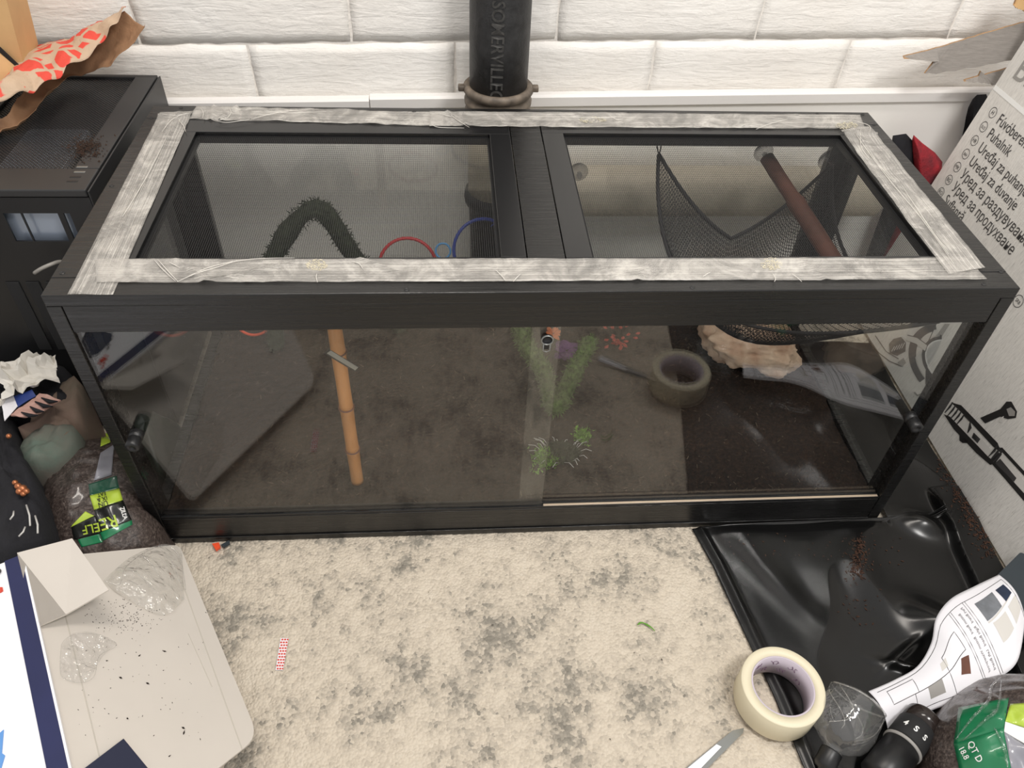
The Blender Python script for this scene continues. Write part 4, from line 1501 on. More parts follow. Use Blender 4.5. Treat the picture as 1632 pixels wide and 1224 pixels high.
lab = drape('printed_label', ((141, 772), (186, 758), (190, 778), (143, 790)), bag1_h, M['lab_dkgreen'], sb)
drape('printed_label', ((143, 790), (190, 778), (196, 798), (150, 813)), bag1_h, M['lab_lime'], sb)
drape('printed_label', ((150, 812), (196, 797), (210, 829), (159, 849)), bag1_h, M['lab_black'], sb, 0.0017)
drape('printed_label', ((159, 848), (210, 828), (211, 836), (164, 862)), bag1_h, M['lab_green'], sb)
drape('printed_label', ((113, 838), (152, 822), (160, 850), (118, 860)), bag1_h, M['lab_black'], sb, 0.0015)
drape('printed_label', ((116, 836), (136, 815), (150, 822), (113, 840)), bag1_h, M['lab_lime'], sb, 0.0018)
drape('printed_label', ((124, 860), (158, 851), (164, 864), (130, 872)), bag1_h, M['lab_green'], sb, 0.0014)
drape('printed_film', ((160, 722), (182, 708), (178, 757), (150, 766)), bag1_h, M['lab_grey'], sb)
drape('printed_label', ((162, 692), (172, 690), (176, 705), (160, 712)), bag1_h, M['lab_lime'], sb)
A180 = math.radians(163)
drape_text('RE', 27, (185, 820), A180, bag1_h, M['lab_lime'], sb, 0.0034)
drape_text('ELF', 20, (158, 833), math.radians(168), bag1_h, M['lab_lime'], sb, 0.0032)
drape_text('ZILLA', 10, (191, 809), math.radians(72), bag1_h, M['white_ink'], sb, 0.0034, 0.8)
drape_text('UN', 11, (171, 797), A180, bag1_h, M['ink_black'], sb, 0.0034)
drape_text('IX &', 9, (170, 790), A180, bag1_h, M['ink_black'], sb, 0.0034)
drape_text('EAT', 8, (168, 783), A180, bag1_h, M['ink_black'], sb, 0.0034)

# clear plastic bag mouth spilling over the flap
def spill_h(x, y):
    return max(flap_h(x, y), bag1_h(x, y))


cbag = thing('clear_plastic_bag', 'clear plastic bag with a curved mouth on the flap corner by the terrarium', 'bag', tuple(on_height(240, 930, spill_h, 0.0, 0.1)))


def cb_fn(u, v):
    a = [(165, 925), (205, 890), (255, 868), (290, 872)]
    e = [(178, 938), (215, 962), (262, 980), (294, 955)]
    pa, pe = catmull([(*p, 0) for p in a], u), catmull([(*p, 0) for p in e], u)
    p = lerp(pa, pe, v)
    off = 0.003 + 0.022 * math.sin(math.pi * v) * math.sin(math.pi * u) + 0.006 * abs(fbm(p.x * 0.05, p.y * 0.05, 3, 1, 3))
    return on_height(p.x, p.y, flap_h, off, 0.08)


grid(cb_fn, 40, 30, 'bag_film', M['film_milky'], cbag, True)
rimp = [(166, 926), (190, 932), (200, 905), (228, 882), (258, 870), (278, 876), (290, 900), (296, 940)]
MB().tube([on_height(*catmull([(*p, 0) for p in rimp], i / 40)[:2], flap_h, 0.012, 0.08) for i in range(41)], 0.0006, 6).out('bag_rim', M['film'], cbag, True)
for a, e in (((203, 905), (250, 940)), ((226, 885), (262, 925)), ((262, 880), (292, 930)), ((205, 925), (235, 945))):
    MB().tube([on_height(lerp(a[0], e[0], t) + 3 * math.sin(t * 5), lerp(a[1], e[1], t), flap_h, 0.022, 0.08) for t in [i / 10 for i in range(11)]], 0.0007, 5).out('bag_fold', M['film'], cbag, True)

cw = thing('clear_wrapper', 'crumpled clear plastic wrapper on the middle of the white carton flap', 'wrapper', tuple(on_height(140, 1045, flap_h)))


def cw_fn(u, v):
    a = [(98, 1030), (115, 1010), (150, 1008), (186, 1025)]
    e = [(96, 1075), (112, 1086), (140, 1084), (160, 1050)]
    p = lerp(catmull([(*p, 0) for p in a], u), catmull([(*p, 0) for p in e], u), v)
    off = 0.002 + 0.014 * abs(fbm(p.x * 0.035, p.y * 0.035, 8, 1, 3)) * math.sin(math.pi * min(1, max(0, u))) + 0.002
    return on_height(p.x, p.y, flap_h, off, 0.1)


grid(cw_fn, 34, 30, 'wrapper_film', M['film'], cw, True)
edge_px = [(98, 1028), (105, 1018), (125, 1010), (160, 1012), (185, 1025), (180, 1033), (158, 1046), (150, 1078), (128, 1088), (100, 1080), (96, 1055), (98, 1028)]
MB().tube([on_height(*catmull([(*p, 0) for p in edge_px], i / 50)[:2], flap_h, 0.003, 0.1) for i in range(51)], 0.0003, 5).out('wrapper_edge', M['film'], cw, True)

# heap against the computer case
def heap(name, label, cat, px_pts, z_top, mat, amp=0.012, s_=18, yplane=None, parent=None, flat=0.5, depth=0.08):
    """soft lump whose visible face is outlined by px_pts at about height z_top; it reaches down to the rug"""
    pts = [at(px, py, 'z', z_top) for px, py in px_pts]
    c_ = sum(pts, Vector()) / len(pts)
    n = len(pts)
    vs, fs = [], []
    rings_ = 9
    M_ = 40
    for r_ in range(rings_ + 1):
        f = r_ / rings_
        for k in range(M_):
            p = catmull(pts + [pts[0]], k / M_)
            if f <= 0.6:
                t = f / 0.6
                q_ = lerp(c_, p, t)
                z = z_top + 0.015 * (1 - t * t)
            else:
                t = (f - 0.6) / 0.4
                q_ = p + (p - c_) * 0.06 * math.sin(t * math.pi)
                z = z_top * (1 - t)
            v = Vector((q_.x, q_.y, z))
            d = fbm(v.x, v.y, v.z, s_, 3) * amp * (1 if f < 0.95 else 0.2)
            v += Vector(((v.x - c_.x) * 3 * d, (v.y - c_.y) * 3 * d, d))
            v.z = max(v.z, 0.0015)
            vs.append(v)
    for r_ in range(rings_):
        for k in range(M_):
            k2 = (k + 1) % M_
            fs.append((r_ * M_ + k, (r_ + 1) * M_ + k, (r_ + 1) * M_ + k2, r_ * M_ + k2))
    fs.append(tuple(rings_ * M_ + k for k in range(M_)))
    o = mesh_obj(name, vs, fs, mat, parent, True)
    if label: tag(o, label, cat)
    return o


heap('cloth_bundle', 'dusty pink crumpled cloth under the white paper beside the terrarium', 'cloth', [(30, 690), (55, 655), (95, 625), (122, 600), (128, 640), (122, 690), (90, 705)], 0.150, M['pink_cloth'], 0.016, 26)
heap('cloth_bundle', 'mint green crumpled cloth bundle below the pink cloth', 'cloth', [(28, 715), (55, 688), (110, 676), (126, 700), (95, 728), (45, 742)], 0.150, M['mint_cloth'], 0.012, 24)
heap('black_cloth', 'black cloth lying behind the crumpled paper at the foot of the computer case', 'cloth', [(-80, 560), (10, 545), (60, 548), (108, 585), (112, 640), (20, 660), (-80, 660)], 0.155, M['black_cloth'], 0.014, 22)
bkp = thing('black_backpack', 'black fabric backpack with pale laces at the left edge', 'backpack', (-0.25, 0.02, 0))
heap('bag_shell', None, None, [(-60, 640), (0, 610), (22, 700), (45, 745), (66, 800), (62, 850), (20, 880), (-60, 880)], 0.17, M['black_cloth'], 0.022, 16, None, bkp)
for a, e in (((16, 828), (22, 815)), ((42, 805), (48, 838)), ((30, 855), (40, 840)), ((56, 822), (60, 850))):
    z = 0.205
    MB().tube([at(*a, 'z', z), at((a[0] + e[0]) / 2 + 2, (a[1] + e[1]) / 2, 'z', z + 0.003), at(*e, 'z', z)], 0.0012, 6).out('lace', M['lace'], bkp, True)
for px, py, r_ in ((29, 775, 0.005), (36, 779, 0.006), (42, 783, 0.0045), (31, 783, 0.005), (14, 695, 0.004), (24, 769, 0.004), (37, 787, 0.004)):
    bm = bmesh.new()
    bmesh.ops.create_icosphere(bm, subdivisions=2, radius=r_)
    MB().bm(bm, Matrix.Translation(at(px, py, 'z', 0.20))).out('copper_charm', M['copper'], bkp, True)


def sheet_px(name, label, cat, quad, zs, mat, amp, s_=25, n=16, thick=0.0006, yp=None):
    P4 = [at(px, py, 'z', z) for (px, py), z in zip(quad, zs)]

    def fn(u, v):
        p = lerp(lerp(P4[0], P4[1], u), lerp(P4[3], P4[2], u), v)
        return p + Vector((fbm(p.x, p.y, 1, s_, 3) * amp * 0.4, 0, abs(fbm(p.x, p.y, p.z, s_, 3)) * amp))
    o = grid(fn, n, n, name, mat, None, False, thick)
    return tag(o, label, cat)


gb_ = [(-0.012, 0.10), (-0.012, 0.175), (-0.012, 0.24), (-0.05, 0.248), (-0.09, 0.24), (-0.095, 0.19), (-0.07, 0.14)]  # dark bag shape added to cover bright rug and darken this gap
mb = MB()
vs, fs = [], []
for r_ in range(7):
    for k in range(28):
        p = catmull([Vector((x, y, 0)) for x, y in gb_ + gb_[:1]], k / 28)
        c_ = Vector((-0.05, 0.19, 0))
        f = r_ / 6
        q = lerp(c_, p, f)
        q.x = min(q.x, -0.008)
        q.y = min(q.y, 0.250)
        q.z = 0.002 + 0.085 * (1 - f ** 3) * (1 + 0.25 * fbm(q.x, q.y, 4, 22, 3))
        vs.append(q)
for r_ in range(6):
    for k in range(28):
        fs.append((r_ * 28 + k, (r_ + 1) * 28 + k, (r_ + 1) * 28 + (k + 1) % 28, r_ * 28 + (k + 1) % 28))
tag(mesh_obj('gap_darkening_bag', vs, fs, M['dark_green_bag'], None, True), 'added dark green bag shape darkening the gap between computer case and terrarium', 'bag')
sheet_px('crumpled_paper', 'crumpled white paper on top of the heap by the terrarium', 'paper', ((-5, 580), (98, 572), (88, 612), (2, 655)), (0.20, 0.20, 0.185, 0.19), M['paper_crumple'], 0.045, 22, 14)
sheet_px('dotted_card', 'white dotted card under the crumpled paper at left edge', 'card', ((2, 640), (18, 622), (28, 648), (8, 672)), (0.195, 0.195, 0.19, 0.19), M['paper'], 0.002, 20, 6, 0.001)
sheet_px('blue_card', 'dark blue card below the crumpled white paper', 'card', ((20, 634), (52, 622), (58, 632), (28, 650)), (0.192, 0.192, 0.188, 0.188), M['card_blue'], 0.002, 20, 6, 0.0015)
pk = sheet_px('pink_pouch', 'pink pouch with black stripes between blue card and pink cloth', 'pouch', ((18, 664), (66, 630), (96, 640), (52, 668)), (0.186, 0.186, 0.184, 0.184), M['pink_card'], 0.006, 30, 10, 0.003)
for a, e in (((34, 657), (60, 662)), ((56, 640), (84, 648)), ((66, 634), (92, 640)), ((48, 648), (70, 656))):
    MB().tube([at(*a, 'z', 0.192), at((a[0] + e[0]) / 2, (a[1] + e[1]) / 2 + 3, 'z', 0.193), at(*e, 'z', 0.192)], [0.001, 0.0035, 0.001], 8).out('black_stripe', M['black_cloth'], pk, True)

# ------------------------------------------------------------------ right: big white printed carton leaning back
LEAN = 0.16
BY0 = 0.578
bigc = thing('printed_carton', 'large flattened white carton printed with a blower drawing, leaning at right', 'carton', (1.43, 0.1, 0))
nrm = Vector((1, 0, -LEAN)).normalized()      # into the box
upv = Vector((LEAN, 0, 1)).normalized()
O_ = Vector((1.400, BY0, 0.007))


def bx(s_, h, off=0.0):
    return O_ + Vector((0, -s_, 0)) + upv * h - nrm * off


def bpx(px, py, off=0.0):
    d = ray(px, py)
    t = nrm.dot(O_ - nrm * off - CAM) / nrm.dot(d)
    return CAM + d * t


def bsh(px, py):
    p = bpx(px, py)
    return BY0 - p.y, (p - O_).dot(upv)


MB().prism([bx(0, 0), bx(0.95, 0), bx(0.95, 0.80), bx(0, 0.80)], nrm * 0.030).out('carton_panel', M['box_white'], bigc)
s_a, h_a = bsh(1585, 141); s_b, h_b = bsh(1632, 176)
hm = (h_a + h_b) / 2
MB().prism([bx(0.001, hm - 0.004, 0.0003), bx(0.9, hm - 0.004, 0.0003), bx(0.9, hm + 0.004, 0.0003), bx(0.001, hm + 0.004, 0.0003)], -nrm * 0.0003).out('white_stripe', M['white_ink'], bigc)


def btext(s, size, s0, h0, mat='ink', sx=1.0, name='printed_text'):
    vs, fs = text_mesh(s, size)
    mesh_obj(name, [bx(s0 + v.x * sx, h0 + v.y, 0.0007) for v in vs], fs, M[mat], bigc)


lines = [('H', (1581, 178), 'Fúvóberendezés', (1597, 205)), ('SLO', (1567, 202), 'Puhalnik', (1580, 226)), ('HR', (1553, 224), 'Uređaj za puhanje', (1565, 249)),
         ('BIH', (1539, 246), 'Uređaj za duvanje', (1551, 271)), ('MK', (1526, 267), 'Уред за раздувување', (1538, 293)), ('BG', (1513, 288), 'Уред за продухване', (1525, 314)), ('RO', (1501, 308), 'Suflantă', (1513, 337))]
ring_n = 28
# even pitch down the back edge of the face
sh_c = [bsh(*l[1]) for l in lines]
cs = sum(a for a, _ in sh_c) / len(sh_c)
h_first, h_last = sh_c[0][1], sh_c[-1][1]
for k, (code, cpx, txt, tpx) in enumerate(lines):
    s_, _ = sh_c[k]
    h = lerp(h_first, h_last, k / 6)
    mb = MB()
    mb.tube([bx(cs + 0.0092 * math.cos(i * 2 * math.pi / ring_n), h + 0.0092 * math.sin(i * 2 * math.pi / ring_n), 0.0002) for i in range(ring_n)], 0.0006, 4, closed=True)
    mb.out('printed_circle', M['ink'], bigc)
    vs, fs = text_mesh(code, 0.0105 if len(code) < 3 else 0.0078, align='CENTER')
    mesh_obj('printed_code', [bx(cs + v.x * (0.9 if len(code) > 1 else 1), h - 0.0036 + v.y, 0.0007) for v in vs], fs, M['ink'], bigc)
    btext(txt, 0.0275, cs + 0.021, h - 0.0095, 'ink', 0.82)
sB, hB = bsh(1612, 122)
btext('BL', 0.062, sB, hB, 'ink_grey', 1.0)
sA, hA = bsh(1623, 480)
mb = MB()
mb.tube([bx(sA + 0.0105 * math.cos(i * 2 * math.pi / ring_n), hA + 0.0105 * math.sin(i * 2 * math.pi / ring_n), 0.0002) for i in range(ring_n)], 0.0006, 4, closed=True)
mb.out('printed_circle', M['ink'], bigc)
vs, fs = text_mesh('SRB', 0.0085, align='CENTER')
mesh_obj('printed_code', [bx(sA + v.x * 0.9, hA - 0.003 + v.y, 0.0007) for v in vs], fs, M['ink'], bigc)


def bpoly(px_list, mat, off=0.0006, name='printed_drawing'):
    bm = bmesh.new()
    vs = [bm.verts.new(bpx(px, py, off)) for px, py in px_list]
    bm.faces.new(vs)
    bmesh.ops.triangulate(bm, faces=bm.faces[:])
    return bm


def bdraw(name, polys, parent=bigc):
    """several flat printed shapes of one drawing"""
    mats, mb = [], MB()
    for px_list, mat, off in polys:
        if M[mat] not in mats: mats.append(M[mat])
        mb.cur = mats.index(M[mat])
        mb.bm(bpoly(px_list, mat, off))
    return mesh_obj(name, mb.v, mb.f, mats, parent, False, mb.m)


def band(pts, w0):
    """polygon of a stroke along px points with width w0"""
    L_, R_ = [], []
    n = len(pts)
    for i, (x, y) in enumerate(pts):
        x0, y0 = pts[max(0, i - 1)]; x1, y1 = pts[min(n - 1, i + 1)]
        dx, dy = x1 - x0, y1 - y0
        l = math.hypot(dx, dy) or 1
        L_.append((x - dy / l * w0 / 2, y + dx / l * w0 / 2)); R_.append((x + dy / l * w0 / 2, y - dx / l * w0 / 2))
    return L_ + R_[::-1]


# the blower tube and its handle
polys = [
    ([(1497, 632), (1520, 645), (1590, 730), (1574, 738), (1550, 716), (1508, 668), (1495, 650)], 'ink_light', 0.0005),
    ([(1515, 641), (1532, 646), (1590, 706), (1596, 722), (1583, 712), (1535, 660)], 'ink_black', 0.0007),
    ([(1504, 660), (1514, 664), (1575, 728), (1588, 738), (1578, 741), (1556, 722), (1520, 684)], 'ink_black', 0.0007),
    ([(1583, 733), (1596, 720), (1650, 790), (1650, 812)], 'ink_light', 0.0006),
    ([(1578, 736), (1584, 733), (1650, 806), (1650, 815), (1640, 808)], 'ink_black', 0.0008),
    ([(1592, 715), (1597, 713), (1650, 770), (1650, 778)], 'ink_black', 0.0008),
    ([(1586, 738), (1594, 731), (1620, 762), (1616, 768)], 'ink', 0.0009),
    ([(1574, 736), (1590, 721), (1597, 724), (1584, 741)], 'ink_black', 0.0010),
    ([(1562, 666), (1594, 652), (1604, 640), (1612, 640), (1621, 656), (1619, 666), (1606, 668), (1594, 664), (1570, 675)], 'ink_black', 0.0007),
    ([(1604, 652), (1611, 649), (1618, 656), (1617, 663), (1608, 663)], 'ink_grey', 0.0009),
    ([(1594, 666), (1600, 663), (1597, 674), (1591, 672)], 'ink_light', 0.0009),
    ([(1529, 693), (1540, 700), (1544, 706), (1534, 706), (1529, 702)], 'ink_black', 0.0007),
]
for k in range(6):
    x0, y0 = 1505 + k * 4.6, 641 + k * 4.8
    polys.append((band([(x0 + 9, y0 - 5), (x0 + 5, y0 + 3), (x0 - 4, y0 + 12)], 1.6), 'ink', 0.0009))
for k in range(3):
    x0, y0 = 1578 + k * 4, 716 + k * 4
    polys.append((band([(x0 + 12, y0 - 7), (x0 + 8, y0 + 3), (x0 - 3, y0 + 12)], 1.3), 'ink', 0.0011))
polys += [(band([(1536, 662), (1546, 672), (1548, 682), (1542, 690)], 1.3), 'ink', 0.0010), (band([(1552, 690), (1562, 700), (1558, 706), (1549, 697), (1552, 690)], 1.0), 'ink', 0.0010)]
bdraw('blower_drawing', polys)
# wheel, sole and tubes of the cyclist drawing seen through the right pane


def arc(cx, cy, rx, ry, a0, a1, rot=0, n=22):
    out = []
    for i in range(n + 1):
        a = math.radians(lerp(a0, a1, i / n))
        x, y = rx * math.cos(a), ry * math.sin(a)
        c_, s2_ = math.cos(rot), math.sin(rot)
        out.append((cx + x * c_ - y * s2_, cy + x * s2_ + y * c_))
    return out


polys = [
    (band(arc(1512, 578, 66, 50, 100, 215, 0.75), 10), 'ink', 0.0006),
    (band(arc(1512, 578, 54, 40, 100, 215, 0.75), 8), 'ink_light', 0.0007),
    (band(arc(1512, 578, 46, 34, 95, 220, 0.75), 4), 'ink', 0.0008),
    (band(arc(1512, 578, 42, 30, 95, 220, 0.75), 1.6), 'white_ink', 0.0009),
    ([(1417, 548), (1424, 540), (1436, 537), (1444, 546), (1443, 560), (1430, 567), (1418, 563)], 'ink', 0.0007),
    (band([(1385, 540), (1400, 562), (1418, 576), (1438, 584)], 1.6), 'ink', 0.0007),
    (band([(1395, 535), (1412, 560), (1432, 572)], 1.3), 'ink', 0.0007),
    ([(1438, 585), (1430, 578), (1440, 570), (1444, 578)], 'ink_grey', 0.0008),
    ([(1446, 534), (1462, 538), (1478, 550), (1475, 560), (1460, 548), (1444, 542)], 'ink_light', 0.0010),
    (band([(1446, 534), (1462, 538), (1478, 550), (1475, 560)], 1.4), 'ink', 0.0011),
    ([(1492, 535), (1506, 516), (1514, 516), (1500, 538)], 'ink_grey', 0.0007),
    (band([(1478, 548), (1486, 530), (1492, 516)], 1.4), 'ink', 0.0008),
    (band([(1486, 552), (1495, 543), (1500, 534)], 3.0), 'ink', 0.0008),
    (band([(1476, 590), (1484, 600), (1476, 612), (1480, 620)], 2.2), 'ink', 0.0009),
    (band([(1457, 625), (1462, 630), (1468, 628)], 2.5), 'ink_grey', 0.0009),
]
for k in range(5):
    polys.append((band([(1421 + k * 4, 560 - k * 1.2), (1426 + k * 4, 552 - k * 1.5)], 1.2), 'ink_light', 0.0009))
bdraw('cyclist_drawing', polys)

# torn flaps behind the face
def flap_sheet(name, px_top, px_bot, y, mat, edge, dy=0.0):
    n = 24
    vs, fs = [], []
    for i in range(n + 1):
        t = i / n
        a = poly_interp([(*p, 0) for p in px_top], t); e = poly_interp([(*p, 0) for p in px_bot], t)
        pa, pe = at(a.x, a.y, 'y', y), at(e.x, e.y, 'y', y - dy)
        j = 0.0015 * fbm(t * 30, 0, 3, 1, 2)
        vs += [pa + Vector((0, 0, j)), pe + Vector((0, 0, j * 2)), pa + Vector((0, 0.004, j)), pe + Vector((0, 0.004, j * 2))]
    m_ = []
    for i in range(n):
        q_ = i * 4
        fs += [(q_, q_ + 1, q_ + 5, q_ + 4), (q_ + 2, q_ + 6, q_ + 7, q_ + 3), (q_, q_ + 4, q_ + 6, q_ + 2), (q_ + 1, q_ + 3, q_ + 7, q_ + 5)]
        m_ += [0, 1, 1, 1]
    fs += [(0, 2, 3, 1), (n * 4, n * 4 + 1, n * 4 + 3, n * 4 + 2)]
    m_ += [1, 1]
    return mesh_obj(name, vs, fs, [mat, edge], bigc, False, m_)


flap_sheet('torn_flap', [(1440, 90), (1500, 75), (1570, 53), (1660, 28)], [(1441, 94), (1470, 96), (1497, 98), (1474, 117), (1492, 118), (1540, 109), (1562, 106), (1600, 99), (1660, 84)], 0.612, M['box_back'], M['cardboard_raw'], 0.012)
flap_sheet('torn_flap', [(1537, 128), (1560, 121), (1563, 114), (1570, 119), (1640, 100)], [(1537, 130), (1555, 131), (1575, 134), (1595, 138), (1640, 146)], 0.606, M['box_back'], M['cardboard_raw'], 0.006)
flap_sheet('torn_flap', [(1617, 6), (1622, -6), (1640, -30), (1670, -30)], [(1616, 9), (1622, 14), (1636, 19), (1670, 22)], 0.60, M['cardboard'], M['cardboard_raw'], 0.004)

# things standing behind the terrarium at the right
rb = thing('red_bag', 'red and black mesh fabric bag wedged between terrarium and wall', 'bag', (1.40, 0.60, 0))


def upright(name, px_pts, y, dep, mat, parent, sd=1, amp=0.008):
    """soft upright bag: outline at plane y, drops to the rug, thickness dep"""
    outl = [at(px, py, 'y', y) for px, py in px_pts]
    zmax = max(p.z for p in outl)
    n = 36
    vs, fs = [], []
    base_ = [Vector((outl[0].x, y, 0.002)), Vector((outl[-1].x, y, 0.002))]
    loop = [base_[0]] + outl + [base_[1]]
    pts = [poly_interp(loop, i / n) for i in range(n + 1)]
    c_ = sum(pts, Vector()) / len(pts)
    R_ = 5
    for side in (-1, 1):
        for r_ in range(R_ + 1):
            f = 1 - r_ / R_
            for p in pts:
                q_ = lerp(c_, p, f)
                d = dep * math.sqrt(max(0, 1 - f ** 3)) + amp * fbm(q_.x, q_.z, sd, 20, 3) * (1 - f)
                vs.append(Vector((q_.x, y + side * d, max(0.002, q_.z))))
    W2 = n + 1
    for sdx in range(2):
        o0 = sdx * (R_ + 1) * W2
        for r_ in range(R_):
            for k in range(W2):
                k2 = (k + 1) % W2
                f_ = (o0 + r_ * W2 + k, o0 + (r_ + 1) * W2 + k, o0 + (r_ + 1) * W2 + k2, o0 + r_ * W2 + k2)
                fs.append(f_ if sdx else f_[::-1])
    return mesh_obj(name, vs, fs, mat, parent, True)


upright('red_body', [(1462, 300), (1455, 240), (1456, 215), (1470, 228), (1490, 243), (1502, 258), (1500, 285), (1488, 330)], 0.607, 0.022, M['red_cloth'], rb, 2)
upright('black_top', [(1423, 330), (1423, 216), (1444, 213), (1456, 226), (1456, 300)], 0.617, 0.014, M['black_cloth'], rb, 4)
bo_ = upright('black_case', [(1552, 200), (1550, 158), (1557, 151), (1572, 150), (1590, 200)], 0.636, 0.014, M['black_cloth'], None, 6)
tag(bo_, 'black rounded case tip showing behind the leaning carton', 'case')

# ------------------------------------------------------------------ right foreground: vinyl sheet
LE = [(0.886, 0.000), (0.905, -0.08), (0.924, -0.20), (0.940, -0.30), (0.951, -0.40), (0.965, -0.55)]


def left_x(y):
    for (x0, y0), (x1, y1) in zip(LE, LE[1:]):
        if y <= y0 and y >= y1:
            return lerp(x0, x1, (y0 - y) / (y0 - y1))
    return LE[0][0] if y > 0 else LE[-1][0]


fold = [(1.341, 0.06), (1.334, -0.04), (1.327, -0.13), (1.315, -0.25), (1.30, -0.40)]
bumpc = at(1500, 1000, 'z', 0.02)
starc = at(1418, 1058, 'z', 0.01)


def tarp_h(x, y):
    d = x - left_x(y)
    h = 0.0035
    h += 0.005 * math.exp(-((d - 0.014) / 0.006) ** 2)
    h += 0.010 * (1 - abs(fbm(x, y, 1.0, 3.4, 2))) ** 3 * min(1, max(0, d / 0.04)) * min(1, max(0, (-y + 0.006) / 0.03) if x < 1.235 else 1)
    h += 0.0008 * fbm(x, y, 4, 12, 2) * min(1, max(0, d / 0.03))
    # fold of the second layer
    fx = None
    for (x0, y0), (x1, y1) in zip(fold, fold[1:]):
        if y <= y0 and y >= y1:
            fx = lerp(x0, x1, (y0 - y) / (y0 - y1))
    if fx is not None:
        h += 0.018 * math.exp(-((x - fx) / 0.0055) ** 2) * min(1, (0.06 - y) / 0.04)
        if x > fx: h += 0.004
    dx, dy = x - bumpc.x, y - bumpc.y
    h += 0.030 * math.exp(-((dx * 0.8 + dy * 0.6) / 0.034) ** 2 - ((-dx * 0.6 + dy * 0.8) / 0.06) ** 2)
    dx, dy = x - 1.292, y + 0.020
    h += 0.020 * math.exp(-((dx * 0.5 + dy * 0.87) / 0.020) ** 2 - ((dx * 0.87 - dy * 0.5) / 0.035) ** 2)
    dx, dy = x - 1.00, y + 0.11
    h += 0.007 * math.exp(-((dx * 0.9 + dy * 0.44) / 0.022) ** 2 - ((dx * 0.44 - dy * 0.9) / 0.09) ** 2)
    dx, dy = x - 1.15, y + 0.10
    h += 0.008 * math.exp(-((dx * 0.95 - dy * 0.3) / 0.03) ** 2 - ((dx * 0.3 + dy * 0.95) / 0.08) ** 2)
    dx, dy = x - starc.x, y - starc.y
    h += 0.012 * math.exp(-((dx * 0.35 + dy * 0.94) / 0.006) ** 2 - ((dx * 0.94 - dy * 0.35 - 0.03) / 0.035) ** 2)
    h += 0.010 * math.exp(-((dx * -0.5 + dy * 0.86) / 0.006) ** 2 - ((dx * 0.86 + dy * 0.5 - 0.03) / 0.035) ** 2)
    return max(0.002, h)


nx, ny = 190, 350
vs, fs = [], []
for j in range(ny + 1):
    y = lerp(-0.55, 0.46, j / ny)
    for i in range(nx + 1):
        if y < -0.006:
            x = lerp(left_x(y), 1.394, i / nx)
        else:
            lo_ = 1.236 + 0.0 * y
            x = lerp(lerp(left_x(-0.006), 1.236, min(1, (y + 0.006) / 0.012)), 1.394 if y < 0.15 else 1.394, i / nx)
            if y + 0.006 < 0.012:
                x = max(x, 1.236) if y > -0.003 else x
        vs.append(Vector((x, y, tarp_h(x, y))))
Wd = nx + 1
for j in range(ny):
    for i in range(nx):
        fs.append((j * Wd + i, j * Wd + i + 1, (j + 1) * Wd + i + 1, (j + 1) * Wd + i))
tarp = mesh_obj('vinyl_sheet', vs, fs, M['tarp'], None, True)
md = tarp.modifiers.new('thickness', 'SOLIDIFY'); md.thickness = 0.0012; md.offset = -1
tag(tarp, 'glossy black wrinkled vinyl sheet spread on the rug at right', 'sheet')


def tp(px, py, off=0.0008):
    return on_height(px, py, tarp_h, off, 0.01)


pts = []
for _ in range(230):
    t = random.random()
    pts.append(tp(lerp(1372, 1362, t) + random.gauss(0, 7), lerp(860, 920, t) + random.gauss(0, 4)))
for _ in range(70):
    pts.append(tp(1368 + random.gauss(0, 18), random.uniform(860, 1000)))
for _ in range(60):
    pts.append(tp(random.uniform(1160, 1440), random.uniform(850, 900)))
crumbs('soil_crumbs', 'reddish brown soil crumbs in a streak on the black vinyl sheet', pts, 0.0016, M['crumb_red'])
pts = []
for _ in range(420):
    t = random.random() ** 0.7
    px, py = lerp(1500, 1590, t), lerp(730, 880, t)
    q_ = tp(px + random.gauss(-4, 6 + 5 * t), py + random.gauss(4, 6))
    if q_.x < 1.394: pts.append(q_)
crumbs('soil_crumbs', 'brown soil crumbs along the foot of the leaning carton', pts, 0.0018, M['crumb_red'])

# tape roll
rc_ = Vector((0.936, -0.309, 0.0085))
roll = thing('tape_roll', 'cream roll of tape standing flat on rug and black sheet', 'tape roll', rc_)
T = Matrix.Translation(rc_)
MB().lathe([(0.0440, 0.0), (0.0572, 0.0), (0.0580, 0.001), (0.0580, 0.047), (0.0572, 0.048), (0.0440, 0.048)], T, 64, True).out('tape_winding', M['cream_tape'], roll, True)
core = MB().lathe([(0.0415, 0.0005), (0.0438, 0.0005), (0.0438, 0.0476), (0.0415, 0.0476)], T, 64, True).out('paper_core', M['core'], roll, True)
scr = MB()
for k in range(9):
    a0 = math.radians(20 + k * 18)
    zc = 0.014 + 0.018 * (k % 2)
    pts = []
    for i in range(17):
        t = i / 16
        a = a0 + t * 0.26 + 0.05 * math.sin(t * 14)
        z = zc + 0.005 * math.sin(t * 11 + k)
        pts.append(rc_ + Vector((0.0413 * math.cos(a), 0.0413 * math.sin(a), z)))
    scr.tube(pts, 0.0004, 4)
scr.out('core_print', M['core_print'], core)

